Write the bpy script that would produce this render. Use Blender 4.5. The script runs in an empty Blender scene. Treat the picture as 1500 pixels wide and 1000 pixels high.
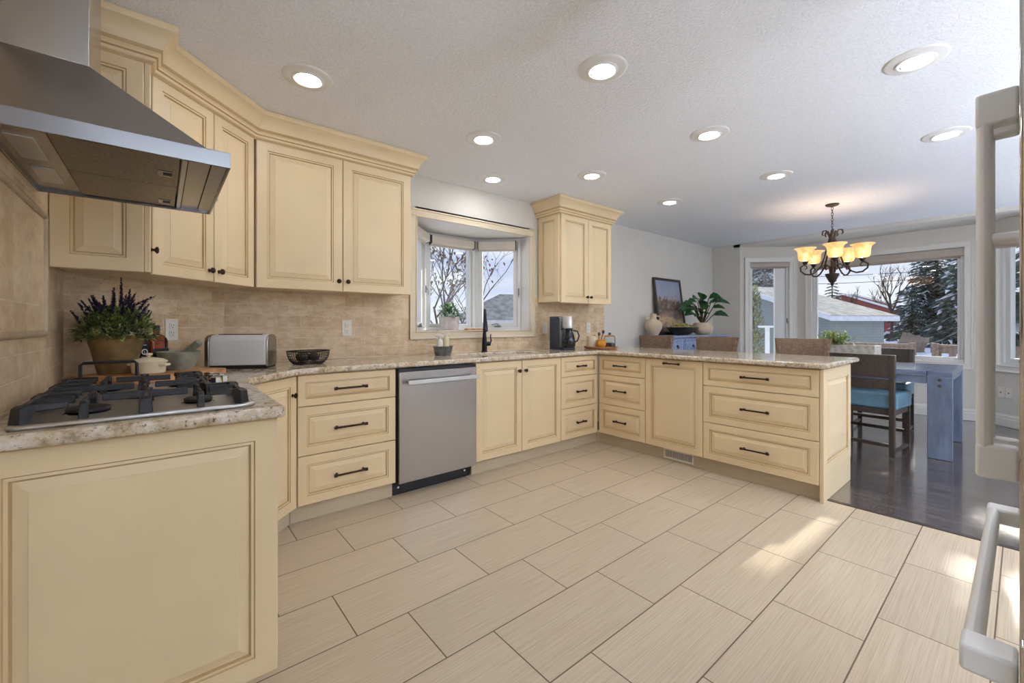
import bpy, bmesh, math, random
from math import sin, cos, pi, radians, atan2, sqrt
from mathutils import Vector, Matrix, Euler

# ------------------------------------------------------------------ camera, world, sun, exposure
SC = bpy.context.scene
COL = SC.collection
FPX, HOR, YAW, CAMZ = 620.5, 476.1, radians(39.62), 1.16

cam_d = bpy.data.cameras.new('camera')
cam_d.sensor_width = 36.0
cam_d.lens = 36.0 * FPX / 1500.0
cam_d.shift_y = -(500 - HOR) / 1500.0
cam_d.clip_start = 0.02
cam_d.clip_end = 500
cam = bpy.data.objects.new('camera', cam_d)
COL.objects.link(cam)
cam.location = (0, 0, CAMZ)
cam.rotation_euler = (radians(90), 0, -YAW)
SC.camera = cam

SC.view_settings.view_transform = 'Standard'
SC.view_settings.look = 'None'
SC.view_settings.gamma = 1
SC.view_settings.use_curve_mapping = False
SC.view_settings.exposure = 0.34

LENS_POWER = 62.0          # emission of each ceiling downlight lens
SKY = 0.92
SUN = 5.2
FILL_LAMP = 600.0            # emission of each unseen fill lamp added behind the camera

world = bpy.data.worlds.new('sky')
SC.world = world
world.use_nodes = True
_n = world.node_tree.nodes
_l = world.node_tree.links
_n.clear()
_out = _n.new('ShaderNodeOutputWorld')
_bg = _n.new('ShaderNodeBackground')
_tc = _n.new('ShaderNodeTexCoord')
_sep = _n.new('ShaderNodeSeparateXYZ')
_ramp = _n.new('ShaderNodeValToRGB')
_map = _n.new('ShaderNodeMapping')
_noise = _n.new('ShaderNodeTexNoise')
_mix = _n.new('ShaderNodeMix')
_mix.data_type = 'RGBA'
_cr = _n.new('ShaderNodeValToRGB')
_l.new(_tc.outputs['Generated'], _sep.inputs[0])
_l.new(_sep.outputs['Z'], _ramp.inputs[0])
e = _ramp.color_ramp.elements
e[0].position = 0.0; e[0].color = (0.66, 0.71, 0.90, 1)
e[1].position = 0.6; e[1].color = (0.30, 0.42, 0.80, 1)
_map.inputs['Scale'].default_value = (2.2, 2.2, 11)
_l.new(_tc.outputs['Generated'], _map.inputs[0])
_l.new(_map.outputs[0], _noise.inputs['Vector'])
_noise.inputs['Scale'].default_value = 1.6
_noise.inputs['Detail'].default_value = 5
_l.new(_noise.outputs['Fac'], _cr.inputs[0])
_cr.color_ramp.elements[0].position = 0.42
_cr.color_ramp.elements[1].position = 0.66
_l.new(_cr.outputs[0], _mix.inputs['Factor'])
_l.new(_ramp.outputs[0], _mix.inputs[6])
_mix.inputs[7].default_value = (0.86, 0.88, 0.96, 1)
_l.new(_mix.outputs[2], _bg.inputs[0])
_bg.inputs[1].default_value = SKY
_l.new(_bg.outputs[0], _out.inputs[0])

sun_d = bpy.data.lights.new('sun', 'SUN')
sun_d.energy = SUN
sun_d.angle = radians(0.6)
sun_d.color = (1.0, 0.93, 0.82)
sun = bpy.data.objects.new('sun', sun_d)
COL.objects.link(sun)
SUN_DIR = Vector((-1.0, 0.040, -0.365)).normalized()     # the way the light travels
sun.rotation_euler = SUN_DIR.to_track_quat('-Z', 'Y').to_euler()

# ------------------------------------------------------------------ helpers
R = random.Random(7)


def ray(px, py):
    k = (px - 750) / FPX
    return Vector((sin(YAW) + k * cos(YAW), cos(YAW) - k * sin(YAW), -(py - HOR) / FPX))


def at(px, py, X=None, Y=None, Z=None, d=None):
    """room point of a photograph pixel on a plane (or at a depth d)"""
    r = ray(px, py)
    t = X / r.x if X is not None else Y / r.y if Y is not None else (Z - CAMZ) / r.z if Z is not None else d
    q = r * t
    q.z += CAMZ
    return q


def lin(c):
    return tuple(((v / 255) / 12.92 if v / 255 <= 0.04045 else ((v / 255 + 0.055) / 1.055) ** 2.4) for v in c) + (1,)


class NT:
    """tiny node-tree writer"""
    def __init__(s, name):
        s.m = bpy.data.materials.new(name)
        s.m.use_nodes = True
        s.t = s.m.node_tree
        s.p = s.t.nodes.get('Principled BSDF')
        s.o = s.t.nodes.get('Material Output')

    def n(s, kind, **kw):
        nd = s.t.nodes.new(kind)
        for k, v in kw.items():
            if k.startswith('_'):
                setattr(nd, k[1:], v)
            else:
                nd.inputs[k.replace('__', ' ')].default_value = v
        return nd

    def l(s, a, b):
        s.t.links.new(a, b)
        return s

    def math(s, op, a, b=None):
        nd = s.t.nodes.new('ShaderNodeMath')
        nd.operation = op
        for i, v in enumerate((a, b)):
            if v is None:
                continue
            if isinstance(v, (int, float)):
                nd.inputs[i].default_value = v
            else:
                s.l(v, nd.inputs[i])
        return nd.outputs[0]

    def mix(s, fac, a, b, blend='MIX'):
        nd = s.t.nodes.new('ShaderNodeMix')
        nd.data_type = 'RGBA'
        nd.blend_type = blend
        for sock, v in ((nd.inputs['Factor'], fac), (nd.inputs[6], a), (nd.inputs[7], b)):
            if isinstance(v, (int, float, tuple)):
                sock.default_value = v
            else:
                s.l(v, sock)
        return nd.outputs[2]

    def ramp(s, fac, stops):
        nd = s.t.nodes.new('ShaderNodeValToRGB')
        el = nd.color_ramp.elements
        while len(el) < len(stops):
            el.new(0.5)
        for e_, (p, c) in zip(el, stops):
            e_.position = p
            e_.color = c if len(c) == 4 else c + (1,)
        s.l(fac, nd.inputs[0])
        return nd.outputs[0]

    def obj(s):
        return s.n('ShaderNodeTexCoord').outputs['Object']

    def mapped(s, scale=(1, 1, 1), loc=(0, 0, 0), rot=(0, 0, 0)):
        nd = s.n('ShaderNodeMapping')
        nd.inputs['Scale'].default_value = scale
        nd.inputs['Location'].default_value = loc
        nd.inputs['Rotation'].default_value = rot
        s.l(s.obj(), nd.inputs[0])
        return nd.outputs[0]

    def noise(s, vec, scale, detail=3, rough=0.5):
        nd = s.n('ShaderNodeTexNoise', Scale=scale, Detail=detail, Roughness=rough)
        s.l(vec, nd.inputs['Vector'])
        return nd.outputs['Fac']

    def bump(s, h, strength=0.2, dist=0.01):
        nd = s.n('ShaderNodeBump', Strength=strength, Distance=dist)
        s.l(h, nd.inputs['Height'])
        s.l(nd.outputs[0], s.p.inputs['Normal'])

    def set(s, rough=0.5, metal=0.0, spec=0.5, **kw):
        s.p.inputs['Roughness'].default_value = rough
        s.p.inputs['Metallic'].default_value = metal
        s.p.inputs['Specular IOR Level'].default_value = spec
        for k, v in kw.items():
            s.p.inputs[k.replace('__', ' ')].default_value = v
        return s


def paint(name, rgb, rough=0.5, metal=0.0, var=0.06, scale=6.0, bump=0.0, bscale=200, spec=0.5, stretch=(1, 1, 1), **kw):
    t = NT(name).set(rough, metal, spec, **kw)
    c = lin(rgb)
    v = t.mapped(stretch)
    f = t.noise(v, scale, 4)
    d = tuple(x * (1 - var * 2) for x in c[:3]) + (1,)
    u = tuple(min(1, x * (1 + var)) for x in c[:3]) + (1,)
    t.l(t.ramp(f, [(0.3, d), (0.7, u)]), t.p.inputs['Base Color'])
    if bump:
        t.bump(t.noise(v, bscale, 2), bump, 0.005)
    return t.m


def emit(name, rgb, strength):
    t = NT(name)
    t.p.inputs['Base Color'].default_value = lin(rgb)
    t.p.inputs['Emission Color'].default_value = lin(rgb)
    t.p.inputs['Emission Strength'].default_value = strength
    return t.m


def metal_brushed(name, rgb, rough=0.28, stretch=(1, 1, 60), scale=30, var=0.08):
    t = NT(name).set(rough, 1.0)
    v = t.mapped(stretch)
    f = t.noise(v, scale, 3)
    c = lin(rgb)
    t.l(t.ramp(f, [(0.2, tuple(x * (1 - var) for x in c[:3])), (0.8, tuple(min(1, x * (1 + var)) for x in c[:3]))]), t.p.inputs['Base Color'])
    t.l(t.ramp(f, [(0.2, (rough * .95,) * 3), (0.8, (min(1, rough * 1.05),) * 3)]), t.p.inputs['Roughness'])
    return t.m


def wood(name, dark, light, rough=0.45, stretch=(2, 18, 18), scale=2.5, bump=0.15, spec=0.5):
    t = NT(name).set(rough, 0, spec)
    v = t.mapped(stretch)
    f = t.noise(v, scale, 6, 0.6)
    w = t.n('ShaderNodeTexWave', Scale=scale * .6, Distortion=6, Detail=3)
    t.l(v, w.inputs['Vector'])
    g = t.math('MULTIPLY', t.math('ADD', f, t.math('MULTIPLY', w.outputs['Fac'], 0.35)), 0.75)
    t.l(t.ramp(g, [(0.2, lin(dark)), (0.75, lin(light))]), t.p.inputs['Base Color'])
    t.bump(f, bump, 0.003)
    return t.m


def granite(name):
    t = NT(name).set(0.09, 0, 0.5)
    v = t.mapped()
    f1 = t.noise(v, 26, 8, 0.72)
    f2 = t.noise(v, 75, 5, 0.7)
    f3 = t.noise(v, 9, 3)
    c = t.ramp(f1, [(0.30, lin((112, 102, 94))), (0.42, lin((186, 166, 138))), (0.52, lin((210, 199, 178))), (0.68, lin((232, 228, 220)))])
    sp = t.ramp(f2, [(0.36, (1, 1, 1)), (0.44, (0, 0, 0))])
    c = t.mix(sp, c, lin((92, 78, 68)))
    warm = t.ramp(f3, [(0.4, (0, 0, 0)), (0.62, (.2, .2, .2))])
    c = t.mix(warm, c, lin((200, 168, 122)))
    t.l(c, t.p.inputs['Base Color'])
    return t.m


def travertine(name, bw=0.152, bh=0.0765, grout=(226, 210, 184), shift=(0, 0)):
    """running-bond stone tiles in the object's own x-z plane"""
    t = NT(name).set(0.42, 0, 0.4)
    sp = t.n('ShaderNodeSeparateXYZ')
    t.l(t.obj(), sp.inputs[0])
    cb = t.n('ShaderNodeCombineXYZ')
    t.l(t.math('ADD', sp.outputs['X'], shift[0]), cb.inputs[0])
    t.l(t.math('ADD', sp.outputs['Z'], shift[1]), cb.inputs[1])
    b = t.n('ShaderNodeTexBrick', Scale=1.0, Mortar__Size=0.003, Mortar__Smooth=0.3, Bias=0.0, Brick__Width=bw, Row__Height=bh)
    t.l(cb.outputs[0], b.inputs['Vector'])
    b.inputs['Color1'].default_value = lin((198, 167, 128))
    b.inputs['Color2'].default_value = lin((230, 206, 168))
    b.inputs['Mortar'].default_value = lin(grout)
    v = t.mapped((1, 1, 1))
    f = t.noise(v, 14, 9, 0.68)
    g = t.noise(t.mapped((2, 2, 5)), 5, 5, 0.6)
    h = t.noise(v, 60, 4, 0.7)
    c = t.mix(t.ramp(f, [(0.38, (0, 0, 0)), (0.66, (.7, .7, .7))]), b.outputs['Color'], lin((236, 218, 190)))
    c = t.mix(t.ramp(g, [(0.45, (0, 0, 0)), (0.7, (.55, .55, .55))]), c, lin((190, 154, 114)))
    c = t.mix(t.ramp(h, [(0.30, (.6, .6, .6)), (0.40, (0, 0, 0))]), c, lin((150, 120, 92)))
    t.l(c, t.p.inputs['Base Color'])
    hh = t.math('SUBTRACT', t.math('MULTIPLY', h, 0.35), t.math('MULTIPLY', b.outputs['Fac'], 1.0))
    t.bump(hh, 0.6, 0.004)
    return t.m


def floor_tile(name):
    """rectangular tiles along X, each row stepped by a third, fine linear grain along X"""
    t = NT(name).set(0.34, 0, 0.45)
    sp = t.n('ShaderNodeSeparateXYZ')
    t.l(t.obj(), sp.inputs[0])
    PW, PH = 0.6105, 0.3035
    ry = t.math('DIVIDE', t.math('SUBTRACT', 2.497, sp.outputs['Y']), PH)
    row = t.math('FLOOR', ry)
    fy = t.math('SUBTRACT', ry, row)
    rx = t.math('DIVIDE', t.math('SUBTRACT', sp.outputs['X'], t.math('ADD', 1.378, t.math('MULTIPLY', row, 0.2035))), PW)
    colm = t.math('FLOOR', rx)
    fx = t.math('SUBTRACT', rx, colm)
    ex = t.math('MULTIPLY', t.math('MINIMUM', fx, t.math('SUBTRACT', 1.0, fx)), PW)
    ey = t.math('MULTIPLY', t.math('MINIMUM', fy, t.math('SUBTRACT', 1.0, fy)), PH)
    ed = t.math('MINIMUM', ex, ey)
    gr = t.n('ShaderNodeMapRange', From__Min=0.0017, From__Max=0.0030, To__Min=1.0, To__Max=0.0)
    t.l(ed, gr.inputs['Value'])
    cb = t.n('ShaderNodeCombineXYZ')
    t.l(row, cb.inputs[0]); t.l(colm, cb.inputs[1])
    wn = t.n('ShaderNodeTexWhiteNoise')
    t.l(cb.outputs[0], wn.inputs['Vector'])
    cb2 = t.n('ShaderNodeCombineXYZ')
    t.l(t.math('MULTIPLY', sp.outputs['X'], 2.2), cb2.inputs[0])
    t.l(t.math('MULTIPLY', sp.outputs['Y'], 150.0), cb2.inputs[1])
    t.l(t.math('MULTIPLY', wn.outputs['Value'], 40.0), cb2.inputs[2])
    f = t.noise(cb2.outputs[0], 1.6, 5, 0.65)
    c = t.ramp(f, [(0.25, lin((178, 158, 132))), (0.55, lin((202, 184, 158))), (0.8, lin((212, 197, 174)))])
    tone = t.ramp(wn.outputs['Value'], [(0, (.94, .94, .94)), (1, (1.03, 1.03, 1.03))])
    c = t.mix(1.0, c, tone, 'MULTIPLY')
    c = t.mix(gr.outputs[0], c, lin((98, 80, 62)))
    t.l(c, t.p.inputs['Base Color'])
    hh = t.math('SUBTRACT', t.math('MULTIPLY', f, 0.25), gr.outputs[0])
    t.bump(hh, 0.25, 0.002)
    return t.m


def hardwood(name):
    t = NT(name).set(0.16, 0, 0.8)
    sp = t.n('ShaderNodeSeparateXYZ')
    t.l(t.obj(), sp.inputs[0])
    cb = t.n('ShaderNodeCombineXYZ')
    t.l(sp.outputs['Y'], cb.inputs[0]); t.l(sp.outputs['X'], cb.inputs[1])
    b = t.n('ShaderNodeTexBrick', Scale=1.0, Mortar__Size=0.006, Mortar__Smooth=0.15, Brick__Width=0.95, Row__Height=0.083)
    b.offset = 0.37
    t.l(cb.outputs[0], b.inputs['Vector'])
    b.inputs['Color1'].default_value = lin((60, 51, 48))
    b.inputs['Color2'].default_value = lin((114, 102, 96))
    b.inputs['Mortar'].default_value = lin((20, 16, 14))
    f = t.noise(t.mapped((60, 3, 1)), 2.2, 5, 0.6)
    c = t.mix(t.ramp(f, [(0.35, (0, 0, 0)), (0.7, (.6, .6, .6))]), b.outputs['Color'], lin((62, 52, 49)))
    t.l(c, t.p.inputs['Base Color'])
    g = t.noise(t.mapped((14, 2, 1)), 3, 3)
    t.l(t.ramp(g, [(0.3, (.10, .10, .10)), (0.7, (.20, .20, .20))]), t.p.inputs['Roughness'])
    t.p.inputs['Coat Weight'].default_value = 0.8
    t.p.inputs['Coat Roughness'].default_value = 0.07
    t.bump(t.math('SUBTRACT', t.math('MULTIPLY', f, 0.35), b.outputs['Fac']), 0.9, 0.004)
    t.l(t.p.inputs['Normal'].links[0].from_socket, t.p.inputs['Coat Normal'])
    return t.m


def siding(name, rgb, step=0.11):
    t = NT(name).set(0.6)
    sp = t.n('ShaderNodeSeparateXYZ')
    t.l(t.obj(), sp.inputs[0])
    fr = t.math('FRACT', t.math('DIVIDE', sp.outputs['Z'], step))
    c = lin(rgb)
    t.l(t.ramp(fr, [(0.0, tuple(x * .55 for x in c[:3])), (0.12, tuple(x * .95 for x in c[:3])), (1.0, c)]), t.p.inputs['Base Color'])
    t.bump(fr, 0.3, 0.01)
    return t.m


def glass_pane(name, refl=1.0):
    t = NT(name)
    t.t.nodes.remove(t.p)
    tr = t.n('ShaderNodeBsdfTransparent')
    tr.inputs[0].default_value = (0.97, 0.985, 0.98, 1)
    gl = t.n('ShaderNodeBsdfGlossy', Roughness=0.0)
    lw = t.n('ShaderNodeLayerWeight', Blend=0.5)          # facing = 1 - cos(angle): Schlick's reflectance, the same from both sides
    fr = t.math('ADD', 0.035, t.math('MULTIPLY', t.math('POWER', lw.outputs['Facing'], 5.0), 0.9))
    mx = t.n('ShaderNodeMixShader')
    t.l(t.math('MULTIPLY', fr, refl), mx.inputs[0])
    t.l(tr.outputs[0], mx.inputs[1]); t.l(gl.outputs[0], mx.inputs[2])
    t.l(mx.outputs[0], t.o.inputs['Surface'])
    return t.m


def clear_glass(name, rgb=(255, 255, 255), rough=0.0):
    t = NT(name).set(rough, 0, 0.5)
    t.p.inputs['Base Color'].default_value = lin(rgb)
    t.p.inputs['Transmission Weight'].default_value = 1.0
    t.p.inputs['IOR'].default_value = 1.45
    return t.m


class MB:
    """mesh builder: one instance becomes ONE mesh object"""
    def __init__(s):
        s.v, s.f, s.m = [], [], []

    def add(s, vs, fs, m=0, M=None):
        b = len(s.v)
        s.v += [tuple(M @ Vector(v)) for v in vs] if M is not None else [tuple(v) for v in vs]
        s.f += [tuple(b + i for i in f) for f in fs]
        s.m += [m] * len(fs)
        return s

    def box(s, x0, y0, z0, x1, y1, z1, m=0, M=None):
        x0, x1 = min(x0, x1), max(x0, x1); y0, y1 = min(y0, y1), max(y0, y1); z0, z1 = min(z0, z1), max(z0, z1)
        vs = [(x0, y0, z0), (x1, y0, z0), (x1, y1, z0), (x0, y1, z0), (x0, y0, z1), (x1, y0, z1), (x1, y1, z1), (x0, y1, z1)]
        return s.add(vs, [(0, 3, 2, 1), (4, 5, 6, 7), (0, 1, 5, 4), (1, 2, 6, 5), (2, 3, 7, 6), (3, 0, 4, 7)], m, M)

    def cyl(s, p0, p1, r0, r1=None, n=16, m=0, caps=True):
        return s.tube([p0, p1], [r0, r0 if r1 is None else r1], n, m, caps)

    def tube(s, pts, r, n=8, m=0, caps=True):
        pts = [Vector(p) for p in pts]
        rs = list(r) if isinstance(r, (list, tuple)) else [r] * len(pts)
        vs, fs = [], []
        up = None
        for i, p in enumerate(pts):
            a = pts[max(0, i - 1)]; b = pts[min(len(pts) - 1, i + 1)]
            d = (b - a)
            d = d.normalized() if d.length > 1e-9 else Vector((0, 0, 1))
            if up is None:
                up = Vector((0, 0, 1)) if abs(d.z) < 0.9 else Vector((1, 0, 0))
            x = d.cross(up)
            x = x.normalized() if x.length > 1e-6 else d.orthogonal().normalized()
            y = x.cross(d).normalized()
            up = y
            for k in range(n):
                t = 2 * pi * k / n
                vs.append(p + (x * cos(t) + y * sin(t)) * rs[i])
        for i in range(len(pts) - 1):
            for k in range(n):
                a = i * n + k; b = i * n + (k + 1) % n
                fs.append((a, b, b + n, a + n))
        if caps:
            fs.append(tuple(range(n))[::-1])
            fs.append(tuple((len(pts) - 1) * n + k for k in range(n)))
        return s.add(vs, fs, m)

    def lathe(s, prof, n=32, m=0, c=(0, 0, 0), M=None, sx=1, sy=1):
        """profile of (r, z) turned about z; r=0 ends close"""
        vs, fs, idx = [], [], []
        for r_, z_ in prof:
            if r_ < 1e-6:
                idx.append([len(vs)]); vs.append((c[0], c[1], c[2] + z_))
            else:
                idx.append(list(range(len(vs), len(vs) + n)))
                for k in range(n):
                    t = 2 * pi * k / n
                    vs.append((c[0] + r_ * cos(t) * sx, c[1] + r_ * sin(t) * sy, c[2] + z_))
        for a, b in zip(idx, idx[1:]):
            for k in range(n):
                k2 = (k + 1) % n
                if len(a) == 1 and len(b) == 1:
                    continue
                if len(a) == 1:
                    fs.append((a[0], b[k2], b[k]))
                elif len(b) == 1:
                    fs.append((a[k], a[k2], b[0]))
                else:
                    fs.append((a[k], a[k2], b[k2], b[k]))
        return s.add(vs, fs, m, M)

    def prism(s, poly, z0, z1, m=0, M=None):
        n = len(poly)
        vs = [(x, y, z0) for x, y in poly] + [(x, y, z1) for x, y in poly]
        fs = [tuple(range(n))[::-1], tuple(range(n, 2 * n))] + [(i, (i + 1) % n, n + (i + 1) % n, n + i) for i in range(n)]
        return s.add(vs, fs, m, M)

    def xprism(s, poly, x0, x1, m=0, M=None):
        """polygon in y-z pushed along x"""
        n = len(poly)
        vs = [(x0, y, z) for y, z in poly] + [(x1, y, z) for y, z in poly]
        fs = [tuple(range(n))[::-1], tuple(range(n, 2 * n))] + [(i, (i + 1) % n, n + (i + 1) % n, n + i) for i in range(n)]
        return s.add(vs, fs, m, M)

    def panel(s, x0, x1, z0, z1, y=0.0, t=0.02, stile=0.055, glaze=1):
        """raised-panel front facing -y"""
        w = min(x1 - x0, z1 - z0)
        s_ = min(stile, w * 0.24)
        k = min(1.0, w / 0.30)
        L = [(0, t, 0), (0, .003, 0), (.003, 0, 0), (s_, 0, 0), (s_ + .003, .0045, glaze), (s_ + .0105 * k, .0035, 0), (s_ + .0125 * k, .0095, glaze),
             (s_ + .016 * k, .0095, glaze), (s_ + .041 * k, .003, 0), (s_ + .0425 * k, .0015, 0)]
        vs, fs, ms = [], [], []
        for i, y_, _g in L:
            vs += [(x0 + i, y + y_, z0 + i), (x1 - i, y + y_, z0 + i), (x1 - i, y + y_, z1 - i), (x0 + i, y + y_, z1 - i)]
        fs.append((3, 2, 1, 0)[::-1]); ms.append(0)
        for a in range(len(L) - 1):
            for q in range(4):
                fs.append((a * 4 + q, a * 4 + (q + 1) % 4, a * 4 + 4 + (q + 1) % 4, a * 4 + 4 + q)); ms.append(L[a + 1][2])
        e_ = (len(L) - 1) * 4
        fs.append((e_, e_ + 1, e_ + 2, e_ + 3)); ms.append(0)
        b = len(s.v)
        s.v += vs
        s.f += [tuple(b + i for i in f) for f in fs]
        s.m += ms
        return s

    def sphere(s, c, r, n=16, m=0, sz=1.0):
        k = n // 2
        return s.lathe([(r * sin(pi * i / k), -r * sz * cos(pi * i / k)) for i in range(k + 1)], n, m, c)

    def build(s, name, mats, parent=None, bevel=0.0, seg=2, smooth=38, loc=None, rot=None, fixn=True):
        me = bpy.data.meshes.new(name)
        me.from_pydata(s.v, [], s.f)
        if not isinstance(mats, (list, tuple)):
            mats = [mats]
        for mt in mats:
            me.materials.append(mt)
        if len(mats) > 1:
            me.polygons.foreach_set('material_index', [min(i, len(mats) - 1) for i in s.m])
        if fixn:
            bm = bmesh.new(); bm.from_mesh(me)
            bmesh.ops.recalc_face_normals(bm, faces=bm.faces)
            bm.to_mesh(me); bm.free()
        if smooth:
            me.shade_smooth()
            me.set_sharp_from_angle(angle=radians(smooth))
        me.update()
        o = bpy.data.objects.new(name, me)
        COL.objects.link(o)
        if parent is not None:
            o.parent = parent
        if loc is not None:
            o.location = loc
        if rot is not None:
            o.rotation_euler = rot
        if bevel:
            b = o.modifiers.new('bevel', 'BEVEL')
            b.width = bevel; b.segments = seg; b.limit_method = 'ANGLE'; b.angle_limit = radians(50)
        return o


def tag(o, label=None, cat=None, group=None, kind=None):
    if label: o['label'] = label
    if cat: o['category'] = cat
    if group: o['group'] = group
    if kind: o['kind'] = kind
    return o


def thing(name, label, cat, loc=(0, 0, 0), rz=0.0, group=None):
    o = bpy.data.objects.new(name, None)
    o.empty_display_size = 0.1
    COL.objects.link(o)
    o.location = loc
    o.rotation_euler = (0, 0, rz)
    return tag(o, label, cat, group)


def struct(o):
    o['kind'] = 'structure'
    return o


def copy_tree(o, loc=None, rz=None, label=None, parent=None):
    kids = [c for c in bpy.data.objects if c.parent == o]
    c = o.copy()
    COL.objects.link(c)
    if parent is not None:
        c.parent = parent
    if loc is not None:
        c.location = loc
    if rz is not None:
        c.rotation_euler = (0, 0, rz)
    if label:
        c['label'] = label
    for k in kids:
        copy_tree(k, parent=c)
    return c


def Mz(a, loc=(0, 0, 0)):
    return Matrix.Translation(loc) @ Matrix.Rotation(a, 4, 'Z')


# ------------------------------------------------------------------ materials
M = {}
M['cream'] = paint('cream cabinet paint', (234, 211, 170), 0.38, var=0.025, scale=3)
M['glaze'] = paint('brown glaze in the grooves', (196, 166, 118), 0.45, var=0.06)
M['toe'] = paint('toe kick board', (206, 190, 162), 0.5, var=0.03)
M['bronze'] = paint('oil rubbed bronze', (64, 48, 38), 0.35, 0.8, var=0.2, scale=40)
M['granite'] = granite('speckled granite')
M['stone'] = travertine('travertine running bond')
M['stone_big'] = travertine('travertine large tiles', 0.32, 0.32, shift=(0.1, 0.05))
_t = M['stone_big'].node_tree
for _nd in _t.nodes:
    if _nd.type == 'TEX_NOISE' and abs(_nd.inputs['Scale'].default_value - 14) < .1:
        _nd.inputs['Scale'].default_value = 7
        _nd.inputs['Distortion'].default_value = 1.6
M['pencil'] = paint('stone pencil moulding', (188, 166, 136), 0.4, var=0.12, scale=20)
M['floor'] = floor_tile('linear porcelain tile')
M['wood_floor'] = hardwood('espresso hardwood')
M['wall'] = paint('greige wall paint', (220, 216, 208), 0.75, var=0.012, bump=0.05)
M['wall_warm'] = M['wall']
t = NT('popcorn ceiling').set(0.9, 0, 0.2)
v = t.mapped()
n1 = t.noise(v, 75, 4, 0.6)
n2 = t.noise(v, 130, 2, 0.6)
t.l(t.ramp(n1, [(0.3, lin((238, 241, 246))), (0.65, lin((249, 251, 255)))]), t.p.inputs['Base Color'])
t.bump(t.math('ADD', n1, t.math('MULTIPLY', n2, 0.5)), 0.55, 0.010)
M['ceiling'] = t.m
M['trim'] = paint('white trim paint', (232, 229, 222), 0.4, var=0.01)
M['trim_cream'] = paint('cream window casing', (226, 212, 184), 0.42, var=0.02)
M['vinyl'] = paint('white vinyl window frame', (228, 228, 226), 0.35, var=0.01)
M['pane'] = glass_pane('window glass')
M['steel'] = paint('brushed stainless', (168, 164, 159), 0.27, 1.0, var=0.006, scale=1.5)
M['steel_h'] = paint('brushed stainless trim', (136, 136, 138), 0.25, 1.0, var=0.006, scale=1.5)
M['steel_lite'] = paint('pale stainless', (204, 204, 204), 0.36, 1.0, var=0.01, scale=2)
M['toaster'] = paint('satin silver toaster shell', (216, 216, 216), 0.32, 0.0, var=0.02)
M['chrome'] = paint('chrome', (226, 222, 214), 0.08, 1.0, var=0.01)
M['blackplastic'] = paint('black plastic', (26, 27, 30), 0.4, var=0.1)
M['iron'] = paint('matte cast iron', (34, 35, 39), 0.42, 0.1, var=0.15, scale=60, bump=0.1, bscale=300)
M['burner'] = paint('burner cap', (40, 40, 42), 0.5, 0.2)
M['white'] = paint('white plastic', (238, 234, 224), 0.35, var=0.01)
M['dark'] = paint('dark slot', (30, 28, 26), 0.6)
M['filter'] = paint('grease filter mesh', (150, 138, 122), 0.42, 0.85, var=0.18, scale=120)
M['lens'] = emit('downlight lens', (250, 248, 250), LENS_POWER)
M['lens_ring'] = paint('white downlight trim', (236, 235, 232), 0.35, var=0.01)
M['hood_lamp'] = emit('hood lamp', (255, 226, 180), 3.0)
M['shade_wood'] = wood('walnut', (74, 54, 42), (122, 96, 78), 0.5)
M['stool_wood'] = wood('weathered brown wood', (98, 76, 58), (142, 116, 94), 0.5, (4, 30, 30))
M['chair_wood'] = wood('dark grey brown wood', (46, 39, 36), (78, 68, 62), 0.4, (4, 30, 30))
M['blue_wood'] = wood('blue grey washed wood', (82, 92, 114), (124, 136, 158), 0.34, (5, 5, 1.2), 3.0)
M['blue_wood_x'] = wood('blue grey washed tabletop', (88, 98, 120), (132, 144, 166), 0.16, (16, 1.4, 8), 3.0)
M['teal'] = paint('blue leather seat', (98, 138, 162), 0.42, var=0.12, scale=8, bump=0.1, bscale=90)
M['sideboard'] = wood('blue painted sideboard', (120, 138, 172), (158, 174, 204), 0.4, (2, 10, 10))
M['terracotta'] = paint('mossy terracotta', (132, 104, 62), 0.7, var=0.22, scale=14, bump=0.15)
M['soil'] = paint('soil', (52, 40, 30), 0.95, var=0.3, scale=60)
M['sage'] = paint('sage green leaves', (146, 164, 92), 0.6, var=0.4, scale=30)
M['sage_d'] = paint('dark green leaves', (92, 114, 76), 0.6, var=0.4, scale=30)
M['lav'] = paint('dark purple blooms', (46, 38, 66), 0.7, var=0.35, scale=60)
M['leaf'] = paint('glossy green leaf', (62, 116, 66), 0.4, var=0.25, scale=12)
M['leaf2'] = paint('grey green leaf', (142, 172, 126), 0.5, var=0.3, scale=20)
M['leafy'] = paint('yellow green leaf', (176, 176, 84), 0.5, var=0.3, scale=20)
M['stem'] = paint('plant stem', (84, 78, 48), 0.6)
M['ceramic'] = paint('unglazed cream ceramic', (206, 186, 160), 0.6, var=0.06, scale=10)
M['ceramic2'] = paint('ivory enamel', (226, 214, 184), 0.25, var=0.02)
M['mortar'] = paint('green grey stone', (142, 144, 128), 0.55, var=0.22, scale=16, bump=0.2, bscale=80)
M['board'] = wood('acacia board', (146, 92, 52), (206, 156, 104), 0.45, (3, 20, 20))
M['board_red'] = wood('reddish tray wood', (138, 84, 48), (184, 124, 78), 0.45, (3, 20, 20))
M['amber'] = clear_glass('amber glass', (190, 96, 30))
M['label_k'] = paint('black paper label', (22, 24, 22), 0.6)
M['label_g'] = paint('dark bottle', (24, 22, 30), 0.2)
M['paper'] = paint('white print', (226, 226, 226), 0.6)
M['wire'] = paint('black wire', (34, 30, 28), 0.45, 0.4)
M['galv'] = paint('weathered galvanized metal', (126, 128, 128), 0.45, 0.7, var=0.2, scale=20)
M['faucet'] = paint('dark bronze faucet', (52, 50, 58), 0.3, 0.85, var=0.12, scale=20)
M['spray'] = paint('clear liquid soap bottle', (226, 214, 176), 0.25)
M['navy'] = paint('dark blue black plastic', (38, 46, 62), 0.35)
M['silver'] = paint('silver plastic', (206, 204, 198), 0.3, 0.7)
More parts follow.
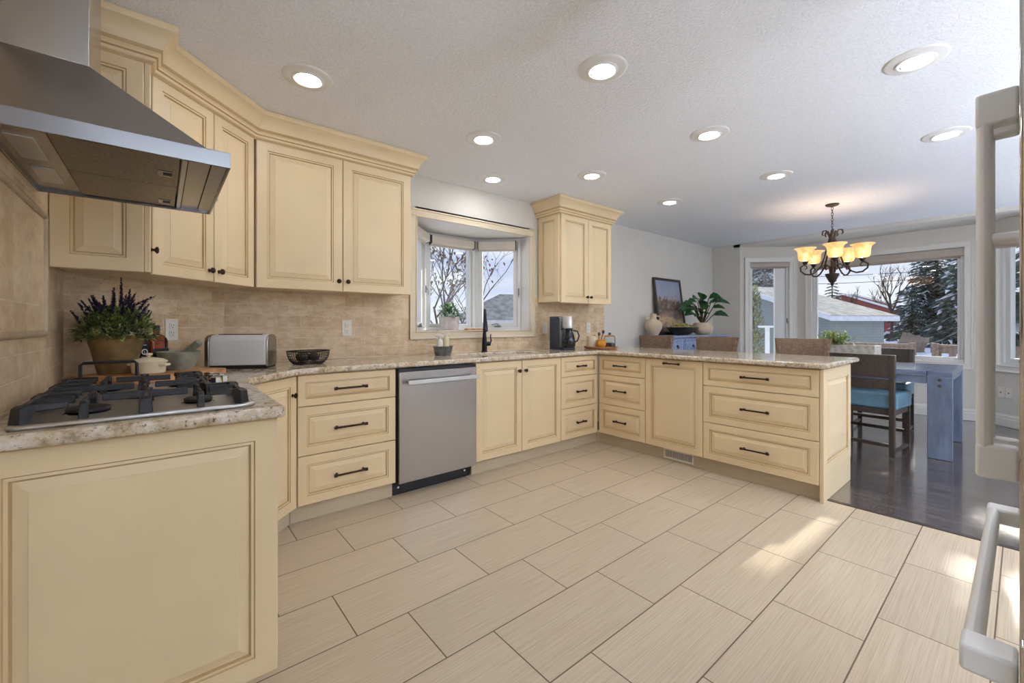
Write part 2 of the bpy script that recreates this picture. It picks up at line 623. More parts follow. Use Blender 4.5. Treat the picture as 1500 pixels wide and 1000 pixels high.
M['carafe'] = paint('smoked glass', (24, 24, 28), 0.08)
M['yellow'] = paint('amber honey glaze', (216, 150, 44), 0.25, var=0.12, scale=20)
M['jar'] = clear_glass('jar glass', (240, 246, 246))
M['coffee'] = paint('coffee beans', (40, 28, 24), 0.6, var=0.4, scale=120)
M['frame'] = wood('dark walnut frame', (44, 36, 32), (76, 62, 52), 0.45, (12, 12, 2))
M['bowl'] = paint('dark wooden bowl', (46, 40, 38), 0.3, var=0.2, scale=12)
M['moss'] = paint('dried moss', (166, 152, 88), 0.9, var=0.4, scale=50)
M['iron_brown'] = paint('brown wrought iron', (74, 62, 54), 0.45, 0.6, var=0.2, scale=40)
t = NT('amber scavo glass shade').set(0.35, 0, 0.5)
v = t.mapped()
f = t.noise(v, 18, 4)
cc = t.ramp(f, [(0.3, lin((236, 186, 110))), (0.7, lin((252, 226, 170)))])
t.l(cc, t.p.inputs['Base Color'])
t.l(cc, t.p.inputs['Emission Color'])
t.p.inputs['Emission Strength'].default_value = 0.36
t.p.inputs['Transmission Weight'].default_value = 0.25
M['scavo'] = t.m
M['bulb'] = emit('warm bulb', (255, 248, 236), 55.0)
M['blind'] = paint('taupe roller blind fabric', (186, 176, 164), 0.8, var=0.03, scale=60)
M['blind_w'] = paint('linen roman blind', (222, 212, 196), 0.85, var=0.03, scale=60)
M['hw'] = paint('grey window hardware', (132, 140, 146), 0.4, 0.5)
M['snow'] = paint('snow', (246, 248, 252), 0.8, var=0.02, scale=0.6, bump=0.3, bscale=3)
M['siding'] = siding('grey green siding', (150, 158, 152))
M['siding_red'] = siding('red siding', (148, 74, 76), 0.14)
M['fascia'] = paint('white fascia', (236, 238, 240), 0.5)
M['shingle'] = paint('grey shingles with thin snow', (150, 152, 148), 0.9, var=0.25, scale=3)
M['shingle_d'] = paint('dark shingles', (84, 84, 86), 0.9, var=0.2, scale=5)
M['stucco'] = paint('pink beige stucco', (176, 140, 138), 0.9, var=0.06)
M['bark'] = paint('bark', (86, 74, 66), 0.9, var=0.25, scale=8)
M['spruce'] = paint('spruce needles', (98, 114, 104), 0.9, var=0.45, scale=2.2)
M['cedar'] = paint('browned cedar', (132, 112, 78), 0.9, var=0.35, scale=6)
M['deckwood'] = wood('weathered deck wood', (112, 94, 82), (152, 134, 120), 0.7, (3, 20, 20))
M['cable'] = paint('cable', (40, 42, 46), 0.6)
t = NT('loose landscape painting').set(0.55)
v = t.mapped((1, 1, 1))
sp = t.n('ShaderNodeSeparateXYZ'); t.l(t.obj(), sp.inputs[0])
wob = t.noise(v, 7, 6, 0.65)
hgt = t.math('ADD', t.math('DIVIDE', sp.outputs['Z'], 0.80), t.math('MULTIPLY', t.math('SUBTRACT', wob, 0.5), 0.75))
c1 = t.ramp(hgt, [(0.05, lin((92, 84, 96))), (0.22, lin((196, 166, 120))), (0.30, lin((150, 128, 116))), (0.48, lin((96, 82, 74))), (0.58, lin((128, 104, 82))), (0.66, lin((166, 170, 188))), (0.95, lin((146, 158, 190)))])
dab = t.noise(v, 26, 5, 0.7)
c1 = t.mix(t.ramp(dab, [(0.55, (0, 0, 0)), (0.7, (.6, .6, .6))]), c1, lin((196, 182, 172)))
t.l(c1, t.p.inputs['Base Color'])
M['painting'] = t.m

# ------------------------------------------------------------------ room shell
XW, YW, ZC = -0.347, 3.275, 2.43       # left wall, sink wall, ceiling
D1, D2 = (XW, 2.722), (0.306, YW)      # the wall across the corner
XE, XM = 7.0, 7.60                     # dining end wall, bay window plane
YB1 = 2.84                             # bay starts
YM1 = YB1 - (XM - XE)                  # bay main plane starts (45 degree sides)
YM2 = 0.277
YB2 = YM2 - (XM - XE)
ZS = 2.385                             # bay soffit
YR = -3.3                              # wall behind the camera
CT = 0.912                             # countertop surface


def wall(name, p0, p1, z0, z1, holes=(), th=0.12, mat='wall'):
    """wall whose room face runs p0 -> p1 (room on its right hand), built as one mesh round its openings"""
    p0 = Vector(p0); p1 = Vector(p1)
    L = (p1 - p0).length
    a = atan2(p1.y - p0.y, p1.x - p0.x)
    mb = MB()
    us = sorted({0.0, L} | {h[0] for h in holes} | {h[1] for h in holes})
    for u0, u1 in zip(us, us[1:]):
        cut = [h for h in holes if h[0] <= u0 + 1e-6 and h[1] >= u1 - 1e-6]
        zz = z0
        for h in sorted(cut, key=lambda q: q[2]):
            if h[2] > zz: mb.box(u0, 0, zz, u1, th, h[2])
            zz = h[3]
        if z1 > zz: mb.box(u0, 0, zz, u1, th, z1)
    o = mb.build(name, M[mat], smooth=0, loc=(p0.x, p0.y, 0), rot=(0, 0, a))
    return struct(o)


# floor
struct(MB().box(XW - .15, YR - .1, -.08, 3.41, YW + .15, 0).build('floor', M['floor'], smooth=0))
struct(MB().box(3.41, YR - .1, -.08, XM + .12, YW + .15, -.002).build('floor_hardwood', M['wood_floor'], smooth=0))
struct(MB().box(3.392, YR, -.005, 3.432, 0.85, 0.003).build('trim_1', M['chair_wood'], smooth=0))
# ceiling (kitchen + dining) and the slightly lower bay soffit
struct(MB().box(XW - .15, YR - .1, ZC, XE, YW + .15, ZC + .1).build('ceiling', M['ceiling'], smooth=0))
struct(MB().prism([(XE, YB1 + .1), (XE, YB2 - .1), (XM + .15, YM2 - .1), (XM + .15, YM1 + .1)], ZS, ZC + .1).build('ceiling_bay', M['wall'], smooth=0))

# sink window opening
WX0, WX1, WZ0, WZ1 = 1.652, 2.948, 1.105, 2.085
wall('wall_left', (XW, YR), D1, 0, ZC, [(.4, 2.75, .45, 2.2)])  # opening for an unseen window added to let in fill daylight
wall('wall_corner', D1, D2, 0, ZC)
wall('wall_back', D2, (XE, YW), 0, ZC, [(WX0 - D2[0] - .012, WX1 - D2[0] + .012, WZ0 - .012, WZ1 + .012)])
wall('wall_dining', (XE, YW), (XE, YB1), 0, ZC)
FL = sqrt(2) * (XM - XE)               # length of an angled bay side
H_SIDE = (0.145, FL - 0.125, 0.62, 2.14)
H_MAIN = (0.19, YM1 - YM2 - 0.19, 0.70, 2.12)
wall('wall_bay_left', (XE, YB1), (XM, YM1), 0, ZS, [H_SIDE])
wall('wall_bay', (XM, YM1), (XM, YM2), 0, ZS, [H_MAIN])
H_SIDE2 = (0.135, FL - 0.135, 0.70, 2.14)
wall('wall_bay_right', (XM, YM2), (XE, YB2), 0, ZS, [H_SIDE2])
wall('wall_right', (XE, YB2), (XE, YR), 0, ZC)
wall('wall_rear', (XE, YR), (XW, YR), 0, ZC, [(0.8, 3.2, 0.3, 2.2), (4.0, 6.6, 0.3, 2.2)])  # two openings for unseen windows added to brighten the room
wall('wall_alcove', (2.02, -0.80), (0.80, -0.80), 0, ZC, th=0.1)


def baseboard(name, p0, p1, h=0.14, mat='trim'):
    p0 = Vector(p0); p1 = Vector(p1)
    L = (p1 - p0).length
    a = atan2(p1.y - p0.y, p1.x - p0.x)
    mb = MB().xprism([(0, 0), (-.016, 0), (-.016, h * .62), (-.012, h * .68), (-.012, h * .84), (-.005, h * .93), (-.003, h), (0, h)], 0, L)
    return struct(mb.build(name, M[mat], smooth=0, loc=(p0.x, p0.y, 0), rot=(0, 0, a)))


baseboard('baseboard_back', (4.15, YW), (XE, YW))
baseboard('baseboard_end', (XE, YW), (XE, YB1))
baseboard('baseboard_bay_left', (XE, YB1), (XM, YM1))
baseboard('baseboard_bay', (XM, YM1), (XM, YM2))
baseboard('baseboard_bay_right', (XM, YM2), (XE, YB2))


def ring(mb, u0, u1, z0, z1, w, y0, y1, m=0):
    mb.box(u0, y0, z0, u1, y1, z0 + w, m)
    mb.box(u0, y0, z1 - w, u1, y1, z1, m)
    mb.box(u0, y0, z0 + w, u0 + w, y1, z1 - w, m)
    mb.box(u1 - w, y0, z0 + w, u1, y1, z1 - w, m)


def window(name, p0, p1, hole, casing='trim', cw=0.075, sash=0.05, depth=0.075, crank=True, sash_side=None):
    """a window in the opening of the wall p0 -> p1: casing, frame, sash, pane, hardware"""
    p0 = Vector(p0); p1 = Vector(p1)
    a = atan2(p1.y - p0.y, p1.x - p0.x)
    u0, u1, z0, z1 = hole
    root = bpy.data.objects.new(name, None)
    COL.objects.link(root)
    root.location = (p0.x, p0.y, 0); root.rotation_euler = (0, 0, a)
    struct(root)
    if casing:
        mb = MB()
        ring(mb, u0 - cw, u1 + cw, z0 - cw, z1 + cw, cw, -.018, 0.002)
        ring(mb, u0 - cw - .004, u1 + cw + .004, z0 - cw - .004, z1 + cw + .004, .018, -.026, 0.002)
        ring(mb, u0 - .014, u1 + .014, z0 - .014, z1 + .014, .012, -.024, 0.002)
        mb.build('casing', M[casing], root, bevel=.003)
    mb = MB()
    ring(mb, u0, u1, z0, z1, .030, depth - .06, depth + .03)
    mb.build('frame', M['vinyl'], root, bevel=.003)
    mb = MB()
    i = .030
    sl = i + sash; sr = i + sash
    if sash_side: sl, sr = i + sash_side[0], i + sash_side[1]
    mb.box(u0 + i, depth - .035, z0 + i, u0 + sl, depth + .02, z1 - i)
    mb.box(u1 - sr, depth - .035, z0 + i, u1 - i, depth + .02, z1 - i)
    mb.box(u0 + sl, depth - .035, z0 + i, u1 - sr, depth + .02, z0 + i + sash)
    mb.box(u0 + sl, depth - .035, z1 - i - sash, u1 - sr, depth + .02, z1 - i)
    mb.build('sash', M['vinyl'], root, bevel=.004)
    MB().box(u0 + sl - .005, depth - .004, z0 + i + sash - .005, u1 - sr + .005, depth, z1 - i - sash + .005).build('pane', M['pane'], root, smooth=0)
    if crank:
        um = (u0 + u1) / 2
        mb = MB()
        mb.box(um - .035, depth - .085, z0 + .032, um + .035, depth - .055, z0 + .048)
        mb.tube([(um + .02, depth - .08, z0 + .048), (um - .005, depth - .09, z0 + .066), (um - .05, depth - .095, z0 + .055)], .006)
        mb.sphere((um - .052, depth - .095, z0 + .055), .009, 8)
        mb.build('crank', M['hw'], root)
        mb = MB()
        zz = z0 + (z1 - z0) * .38
        mb.box(u1 - .028, depth - .07, zz, u1 - .012, depth - .058, zz + .07)
        mb.tube([(u1 - .02, depth - .07, zz + .05), (u1 - .022, depth - .088, zz + .02), (u1 - .022, depth - .088, zz - .02)], .005)
        mb.build('lock_lever', M['hw'], root)
    return root


window('window_1', (XE, YB1), (XM, YM1), H_SIDE, sash=.045, sash_side=(.03, .20 - .05))
window('window_2', (XM, YM1), (XM, YM2), H_MAIN, sash=.03, crank=False)
window('window_3', (XM, YM2), (XE, YB2), H_SIDE2, sash=.05)
window('window_fill_9', (XW, YR), D1, (.4, 2.75, .45, 2.2), crank=False)  # added out of view so sky light reaches the peninsula fronts
window('window_fill_4', (XE, YR), (XW, YR), (0.8, 3.2, 0.3, 2.2), crank=False)  # added out of view behind the camera as sky fill
window('window_fill_5', (XE, YR), (XW, YR), (4.0, 6.6, 0.3, 2.2), crank=False)  # second unseen rear window, also added for fill daylight

# sink bay window: three facets beyond the wall, with its own floor, ceiling and cheeks
BY0, BY1 = 3.41, 3.765
BXL, BXR = WX0 + (BY1 - BY0), WX1 - (BY1 - BY0)
b = MB()
foot = [(WX0 - .0, YW - .002), (WX1 + .0, YW - .002), (WX1, BY0), (BXR, BY1 + .06), (BXL, BY1 + .06), (WX0, BY0)]
b.prism([(WX0, YW + .0), (WX1, YW + .0), (WX1 + .05, BY0), (BXR + .02, BY1 + .09), (BXL - .02, BY1 + .09), (WX0 - .05, BY0)], WZ1, WZ1 + .08)
struct(b.build('trim_2', M['trim'], smooth=0))
b = MB()
b.prism([(WX0, YW + .0), (WX1, YW + .0), (WX1 + .05, BY0), (BXR + .02, BY1 + .09), (BXL - .02, BY1 + .09), (WX0 - .05, BY0)], WZ0 - .08, WZ0)
struct(b.build('trim_3', M['trim'], smooth=0))
b = MB()
b.box(WX1, YW + .002, WZ0 - .05, WX1 + .09, BY0 + .05, WZ1 + .05)
b.box(WX0 - .09, YW + .002, WZ0 - .05, WX0, BY0 + .05, WZ1 + .05)
struct(b.build('trim_4', M['trim'], smooth=0))
cs = MB()
ring(cs, WX0 - .055, WX1 + .055, WZ0 - .06, WZ1 + .055, .055, YW - .018, YW + .0)
ring(cs, WX0 - .06, WX1 + .06, WZ0 - .065, WZ1 + .06, .014, YW - .026, YW + .0)
ring(cs, WX0 - .004, WX1 + .004, WZ0 - .004, WZ1 + .004, .012, YW - .024, YW + .0)
struct(cs.build('trim_5', M['trim_cream'], bevel=.003))
fl = sqrt(2) * (BY1 - BY0)
hz = (WZ0 + .005, WZ1 - .005)
window('window_6', (WX0, BY0), (BXL, BY1), (0.005, fl - .005, hz[0], hz[1]), casing=None, sash=.05, depth=.05)
window('window_7', (BXL, BY1), (BXR, BY1), (0.0, BXR - BXL, hz[0], hz[1]), casing=None, sash=.035, depth=.05, crank=False)
window('window_8', (BXR, BY1), (WX1, BY0), (0.005, fl - .005, hz[0], hz[1]), casing=None, sash=.05, depth=.05)


def roller_blind(label, p0, p1, u0, u1, z0, z1, y=-.01, mat='blind', group=None):
    a = atan2(p1[1] - p0[1], p1[0] - p0[0])
    t_ = thing('roller_blind', label, 'blind', (p0[0], p0[1], 0), a, group)
    t_.location = Vector((p0[0], p0[1], z0)) + Mz(a).to_3x3() @ Vector((u0, 0, 0))
    w = u1 - u0; h = z1 - z0
    MB().xprism([(y, 0), (y - .012, .006), (y - .05, h * .2), (y - .05, h), (y, h)], .004, w - .004).build('cassette', M[mat], t_, bevel=.004)
    for x in (0, w - .006):
        MB().xprism([(y + .002, -.002), (y - .054, h * .15), (y - .054, h + .002), (y + .002, h + .002)], x, x + .006).build('end_cap', M['hw'] if mat == 'blind' else M['chair_wood'], t_)
    MB().cyl((.008, y - .006, -.004), (w - .008, y - .006, -.004), .007, n=10).build('hem_bar', M[mat], t_)
    return t_


roller_blind('taupe roller blind on the narrow tall window left of the chandelier', (XE, YB1), (XM, YM1), .13, FL - .11, 2.055, 2.135, y=.04, group='bay window blinds')
roller_blind('wide taupe roller blind across the big dining window', (XM, YM1), (XM, YM2), .17, YM1 - YM2 - .17, 2.0, 2.115, y=.04, group='bay window blinds')
roller_blind('rolled linen blind on the middle pane of the sink window', (BXL, BY1), (BXR, BY1), 0.035, BXR - BXL - .035, 1.955, 2.045, y=-.012, mat='blind_w', group='sink window blinds')
roller_blind('rolled linen blind on the right angled pane of the sink window', (BXR, BY1), (WX1, BY0), .045, fl - .05, 1.955, 2.045, y=-.012, mat='blind_w', group='sink window blinds')
roller_blind('rolled linen blind on the left angled pane of the sink window', (WX0, BY0), (BXL, BY1), .05, fl - .045, 1.955, 2.045, y=-.012, mat='blind_w', group='sink window blinds')

# ------------------------------------------------------------------ backsplash (stone tile skins on the walls)


def skin(name, p0, p1, rects, th=.012, mat='stone'):
    p0 = Vector(p0); p1 = Vector(p1)
    a = atan2(p1.y - p0.y, p1.x - p0.x)
    mb = MB()
    for u0, u1, z0, z1 in rects:
        mb.box(u0, -th, z0, u1, -.0005, z1)
    return struct(mb.build(name, M[mat], smooth=0, loc=(p0.x, p0.y, 0), rot=(0, 0, a)))


skin('wall_left_backsplash', (XW, 0.9), D1, [(0, 2.722 - .9, .88, ZC - .002)])
cl = (Vector(D2) - Vector(D1)).length
skin('wall_corner_backsplash', D1, D2, [(0, cl, .88, 1.50)])
xo = D2[0]
skin('wall_back_backsplash', D2, (XE, YW), [(0, WX0 - .065 - xo, .88, 1.50), (WX0 - .065 - xo, WX1 + .065 - xo, .88, WZ0 - .068), (WX1 + .065 - xo, 4.16 - xo, .88, 1.455)])
# framed stone panel on the wall behind the cooktop
PY0, PY1, PZ0, PZ1 = 1.50, 2.30, 1.13, 1.56
skin('wall_range_panel', (XW + .012, PY0), (XW + .012, PY1), [(0, PY1 - PY0, PZ0, PZ1)], th=.003, mat='stone_big')
b = MB()
for (p, q) in (((PY0, PZ0), (PY1, PZ0)), ((PY0, PZ1), (PY1, PZ1)), ((PY0, PZ0), (PY0, PZ1)), ((PY1, PZ0), (PY1, PZ1))):
    b.cyl((XW + .014, p[0], p[1]), (XW + .014, q[0], q[1]), .012, n=10)
struct(b.build('trim_6', M['pencil']))

# ------------------------------------------------------------------ cabinets


def bar_pull(mb, L, y0=0.0):
    r = .0060
    mb.cyl((-L / 2, y0 - .026, 0), (L / 2, y0 - .026, 0), r, n=10)
    for x in (-L / 2, L / 2):
        mb.cyl((x - .006 * (1 if x < 0 else -1), y0 - .026, 0), (x + .010 * (1 if x < 0 else -1), y0 - .026, 0), .0096, n=10)
        mb.cyl((x + .014 * (1 if x < 0 else -1), y0 + .001, 0), (x + .014 * (1 if x < 0 else -1), y0 - .026, 0), .0055, n=8)
        mb.cyl((x + .014 * (1 if x < 0 else -1), y0 + .001, 0), (x + .014 * (1 if x < 0 else -1), y0 - .004, 0), .009, n=10)


def knob_mesh(mb, y0=0.0, s=1.0):
    prof = [(0, .028), (.008, .0275), (.0145, .024), (.0155, .019), (.011, .015), (.0055, .012), (.0055, .005), (.010, .001), (.010, -.001), (0, -.001)]
    mb.lathe([(r * s, z * s) for r, z in prof], 16, 0, M=Matrix.Translation((0, y0, 0)) @ Matrix.Rotation(radians(90), 4, 'X'))


def front(parent, kind, x0, x1, z0, z1, hw=None, stile=.055):
    """a door or a drawer front with its hardware as a sub-part; hw = ('knob', x, z) or ('pull', length)"""
    g = .0024
    mb = MB().panel(x0 + g, x1 - g, z0 + g, z1 - g, stile=stile)
    o = mb.build(kind, [M['cream'], M['glaze']], parent, smooth=0)
    if hw and hw[0] == 'knob':
        k = MB(); knob_mesh(k)
        k.build('knob', M['bronze'], o, loc=(hw[1], 0, hw[2]))
    elif hw:
        k = MB(); bar_pull(k, hw[1])
        k.build('handle', M['bronze'], o, loc=((x0 + x1) / 2, .002, hw[2] if len(hw) > 2 else (z0 + z1) / 2))
    return o


ZT, ZB = 0.872, 0.108
Z1, Z2 = 0.684, 0.396


def base_cabinet(name, label, w, loc, rz, fronts, depth=.60, toe=True, body=None, group='base cabinets', toe_x=(0, 0)):
    t_ = thing(name, label, 'cabinet', loc, rz, group)
    mb = MB()
    if body is None:
        mb.box(0.0005, .021, ZB + .002, w - .0005, depth, ZT - .001)
    else:
        mb.prism(body, ZB + .002, ZT - .001)
    mb.build('body', M['cream'], t_, smooth=0)
    if toe:
        MB().box(toe_x[0], .062, 0, w + toe_x[1], .08, ZB).build('toe_kick', M['toe'], t_, smooth=0)
    for f in fronts:
        front(t_, *f)
    return t_


YS, XP = 2.668, 3.308                # door-face planes of the sink run and of the peninsula
dr3 = lambda w, L: [('drawer', 0, w, Z1, ZT - .002, ('pull', L), .042), ('drawer', 0, w, Z2, Z1, ('pull', L), .05), ('drawer', 0, w, ZB, Z2, ('pull', L), .05)]

# range run on the left wall: only its end panel shows from here
XCF = 0.27
cook = thing('range_base_cabinet', 'cream base cabinet under the gas cooktop, its big raised end panel facing the room', 'cabinet', (XCF, 1.49, 0), radians(90), 'base cabinets')
wl = 2.335 - 1.49
MB().box(.021, .021, ZB, wl, XCF - XW - .002, ZT - .001).build('body', M['cream'], cook, smooth=0)
MB().box(.02, .062, 0, wl, .08, ZB).build('toe_kick', M['toe'], cook, smooth=0)
front(cook, 'drawer', 0.02, wl, Z1, ZT - .002, ('pull', .16), .042)
front(cook, 'door', 0.02, wl / 2 + .01, ZB, Z1, ('knob', wl / 2 - .03, Z1 - .06))
front(cook, 'door', wl / 2 + .01, wl, ZB, Z1, ('knob', wl / 2 + .05, Z1 - .06))
mb = MB().panel(0, XCF - XW - .002 + .012, .085, ZT - .001, t=.02, stile=.062)
ep = mb.build('end_panel', [M['cream'], M['glaze']], cook, smooth=0)
ep.rotation_euler = (0, 0, radians(-90))
ep.location = (0, XCF - XW - .002, 0)

# corner base with a diagonal door
dlen = sqrt(2) * (0.603 - XCF)
cb_ = thing('corner_base_cabinet', 'cream corner base cabinet with a single narrow door set at an angle', 'cabinet', (XCF, 2.335, 0), radians(45), 'base cabinets')
inv = Mz(radians(-45))
pl = [Vector((x - XCF, y - 2.335, 0)) for x, y in ((XCF + .015, 2.335 + .028), (0.603 - .015 + .0, YS + .028 - .01), (0.600, YW - .03), (0.33, YW - .03), (XW + .03, 2.70), (XW + .03, 2.34))]
MB().prism([tuple((inv @ p).xy) for p in pl], ZB + .002, ZT - .001).build('body', M['cream'], cb_, smooth=0)
MB().box(-.026, .062, 0, dlen + .0240, .08, ZB).build('toe_kick', M['toe'], cb_, smooth=0)
front(cb_, 'door', 0.004, dlen - .004, ZB, ZT - .002, ('knob', dlen - .045, .762))

x0, x1 = 0.603, 1.205
base_cabinet('drawer_base_cabinet', 'cream base cabinet of three drawers left of the dishwasher', x1 - x0, (x0, YS, 0), 0, dr3(x1 - x0, .19), toe_x=(-.0240, 0))
x0, x1 = 1.851, 2.785
xm = 2.317 - x0
base_cabinet('sink_base_cabinet', 'cream two-door base cabinet under the kitchen sink', x1 - x0, (x0, YS, 0), 0,
             [('door', 0, xm, ZB, ZT - .002, ('knob', xm - .035, .782)), ('door', xm, x1 - x0, ZB, ZT - .002, ('knob', xm + .035, .782))], body=[(0.0005, .021), (x1 - x0 - .0005, .021), (x1 - x0 - .0005, .10), (.0005, .10)])
x0, x1 = 2.785, 3.306
base_cabinet('drawer_base_cabinet', 'narrow cream three-drawer cabinet in the inner corner, on the sink wall side', x1 - x0, (x0, YS, 0), 0, dr3(x1 - x0 - .004, .115), toe_x=(0, .060))
# peninsula
w1, w2, w3 = 2.664 - 2.142, 2.142 - 1.624, 1.624 - .851
PD = 0.655
base_cabinet('drawer_base_cabinet', 'cream three-drawer cabinet at the corner end of the peninsula', w1, (XP, 2.664, 0), radians(-90), [(k, (.004 if True else 0), b_, c, d, e_, f) for k, a_, b_, c, d, e_, f in dr3(w1, .13)], depth=PD, toe_x=(-.0655, 0))
pull = base_cabinet('pullout_cabinet', 'cream pull-out cabinet with one tall panel and a handle along its top, in the peninsula', w2, (XP, 2.142, 0), radians(-90), [('door', 0, w2, ZB, ZT - .002, ('pull', .135, ZT - .036))], depth=PD)
wide = base_cabinet('drawer_base_cabinet', 'wide cream three-drawer cabinet at the open end of the peninsula', w3, (XP, 1.624, 0), radians(-90), dr3(w3, .18), depth=PD)
# its finished end: raised panel, corner post and plinth
mb = MB().panel(0, PD + .02, .17, ZT - .001, t=.02, stile=.075)
ep = mb.build('end_panel', [M['cream'], M['glaze']], wide, smooth=0)
ep.location = (w3 + .022, .012, 0)
ep.rotation_euler = (0, 0, radians(90))
MB().box(w3 + .0005, .004, 0, w3 + .024, .06, ZT - .001).build('corner_post', M['cream'], wide, bevel=.003)
MB().box(w3 + .0005, .06, 0, w3 + .02, PD + .03, .17).build('end_plinth', M['cream'], wide, smooth=0)

# ------------------------------------------------------------------ countertop (one continuous slab)


def slab(name, outer, holes, z0, z1, mat, bevel):
    bm = bmesh.new()
    edges = []
    for loop in [outer] + holes:
        vs = [bm.verts.new((x, y, z1)) for x, y in loop]
        edges += [bm.edges.new((vs[i], vs[(i + 1) % len(vs)])) for i in range(len(vs))]
    bmesh.ops.triangle_fill(bm, use_beauty=True, use_dissolve=False, edges=edges)
    res = bmesh.ops.extrude_face_region(bm, geom=list(bm.faces))
    for v_ in [g for g in res['geom'] if isinstance(g, bmesh.types.BMVert)]:
        v_.co.z = z0
    bmesh.ops.recalc_face_normals(bm, faces=bm.faces)
    me = bpy.data.meshes.new(name)
    bm.to_mesh(me); bm.free()
    me.materials.append(mat)
    o = bpy.data.objects.new(name, me)
    COL.objects.link(o)
    me.shade_smooth(); me.set_sharp_from_angle(angle=radians(30))
    m_ = o.modifiers.new('bevel', 'BEVEL')
    m_.width = bevel; m_.segments = 4; m_.limit_method = 'ANGLE'; m_.angle_limit = radians(60)
    m_.use_clamp_overlap = False
    return o


def arc(cx, cy, r, a0, a1, n=6):
    return [(cx + r * cos(radians(a0 + (a1 - a0) * i / n)), cy + r * sin(radians(a0 + (a1 - a0) * i / n))) for i in range(n + 1)]


SX0, SX1, SY0, SY1 = 1.93, 2.66, 2.80, 3.12
XC1, YC0, YF = 0.297, 1.45, 2.636
outer = [(XW + .014, YC0), (XC1, YC0), (XC1, 2.30), (0.56, 2.572), (0.60, 2.605), (0.66, 2.630), (0.72, YF),
         (XP - .04, YF), (XP - .04, .80), (4.115, .80), (4.115, YW - .014), (D2[0] + .01, YW - .014), (D1[0] + .014, D1[1] - .012)]
hole = arc(SX1 - .05, SY1 - .05, .05, 0, 90) + arc(SX0 + .05, SY1 - .05, .05, 90, 180) + arc(SX0 + .05, SY0 + .05, .05, 180, 270) + arc(SX1 - .05, SY0 + .05, .05, 270, 360)
tag(slab('countertop', outer, [hole], CT - .036, CT, M['granite'], .012), 'speckled cream granite countertop running along both walls and over the peninsula', 'countertop')

sk = thing('kitchen_sink', 'stainless undermount sink set into the counter below the window', 'sink', (0, 0, 0))
mb = MB()
rim = [(x, y) for x, y in hole]
c_ = ((SX0 + SX1) / 2, (SY0 + SY1) / 2)
sc_ = lambda s, dz: [(c_[0] + (x - c_[0]) * s, c_[1] + (y - c_[1]) * s, dz) for x, y in rim]
L_ = [sc_(1.03, CT - .038), sc_(1.005, CT - .038), sc_(.985, CT - .15), sc_(.94, CT - .20), sc_(.10, CT - .206)]
n_ = len(rim)
vs = [p for l_ in L_ for p in l_]
fs = [(i * n_ + k, i * n_ + (k + 1) % n_, (i + 1) * n_ + (k + 1) % n_, (i + 1) * n_ + k) for i in range(len(L_) - 1) for k in range(n_)] + [tuple((len(L_) - 1) * n_ + k for k in range(n_))]
mb.add(vs, fs)
mb.build('basin', M['steel_lite'], sk)
MB().lathe([(0, .004), (.035, .004), (.045, .0), (.045, -.004), (0, -.004)], 24, c=(c_[0], c_[1], CT - .203)).build('drain', M['chrome'], sk)

fb = at(717, 514, Z=CT + .003)
fb = Vector((2.31, 3.19, CT))
fa = thing('kitchen_faucet', 'dark bronze pull-down faucet behind the sink', 'faucet', fb)
MB().lathe([(0, 0), (.030, 0), (.030, .006), (.024, .012), (.0235, .06), (.021, .12), (.016, .19), (.014, .26), (.0135, .30), (0, .30)], 24).build('body', M['faucet'], fa)
sd = Vector((-.55, -.83, 0)).normalized()
pts = [Vector((0, 0, .29))] + [Vector((0, 0, .33)) + sd * .06 * (1 - cos(a)) + Vector((0, 0, .06 * sin(a))) for a in [pi * i / 10 for i in range(0, 10)]]
MB().tube(pts, .0125, 12).build('spout', M['faucet'], fa)
p0 = pts[-1]
p1 = p0 + sd * .022 + Vector((0, 0, -.05))
p2 = p0 + sd * .05 + Vector((0, 0, -.155))
MB().tube([p0, p1, p1 + (p2 - p1) * .3, p2 - (p2 - p1) * .06, p2], [.0125, .015, .019, .023, .021], 16).build('spray_head', M['faucet'], fa)
hb = Vector((.86, -.5, 0)).normalized()
mb = MB()
mb.tube([Vector((0, 0, .075)), hb * .028 + Vector((0, 0, .075)), hb * .055 + Vector((0, 0, .077))], [.020, .021, .019], 14)
mb.tube([hb * .05 + Vector((0, 0, .08)), hb * .062 + Vector((0, 0, .10)), hb * .058 + Vector((0, 0, .13)), hb * .055 + Vector((0, 0, .15)), hb * .063 + Vector((0, 0, .165))], [.010, .007, .0055, .006, .004], 10)
mb.build('lever_handle', M['faucet'], fa)

# ------------------------------------------------------------------ dishwasher
dw = thing('dishwasher', 'stainless steel dishwasher with a straight bar handle, between drawers and sink cabinet', 'dishwasher', (1.208, YS - .018, 0))
W = 0.640
MB().box(.004, .03, .10, W - .004, .58, .868).build('tub', M['blackplastic'], dw, smooth=0)
MB().box(.012, 0, .098, W - .004, .03, .845).build('door', M['steel'], dw, bevel=.004)
MB().box(.012, .012, .846, W - .004, .05, .866).build('control_strip', M['blackplastic'], dw, smooth=0)
mb = MB()
mb.box(.055, -.052, .762, W - .012, -.040, .790)
for x in (.075, W - .045):
    mb.box(x, -.045, .768, x + .02, .002, .784)
mb.build('handle', M['steel_lite'], dw, bevel=.003)
k = MB().box(.0, .082, .002, W - .02, .095, .100).build('kick_plate', M['blackplastic'], dw, smooth=0)
for x in (.04, W - .06):
    MB().cyl((x, .083, .05), (x, .079, .05), .007, n=12).build('screw', M['chrome'], k)

# ------------------------------------------------------------------ upper cabinets
UB, UT, UD = 1.385, 2.285, .333
YU = YW - UD
XA = 0.433                         # diagonal meets the sink-wall cabinet
XF = XW + 0.312                    # front plane of the narrow cabinet on the left wall
YA = YU - (XA - XF)                # where the diagonal face begins
YN = 2.385                         # end panel of that narrow cabinet
UTOP = 2.36

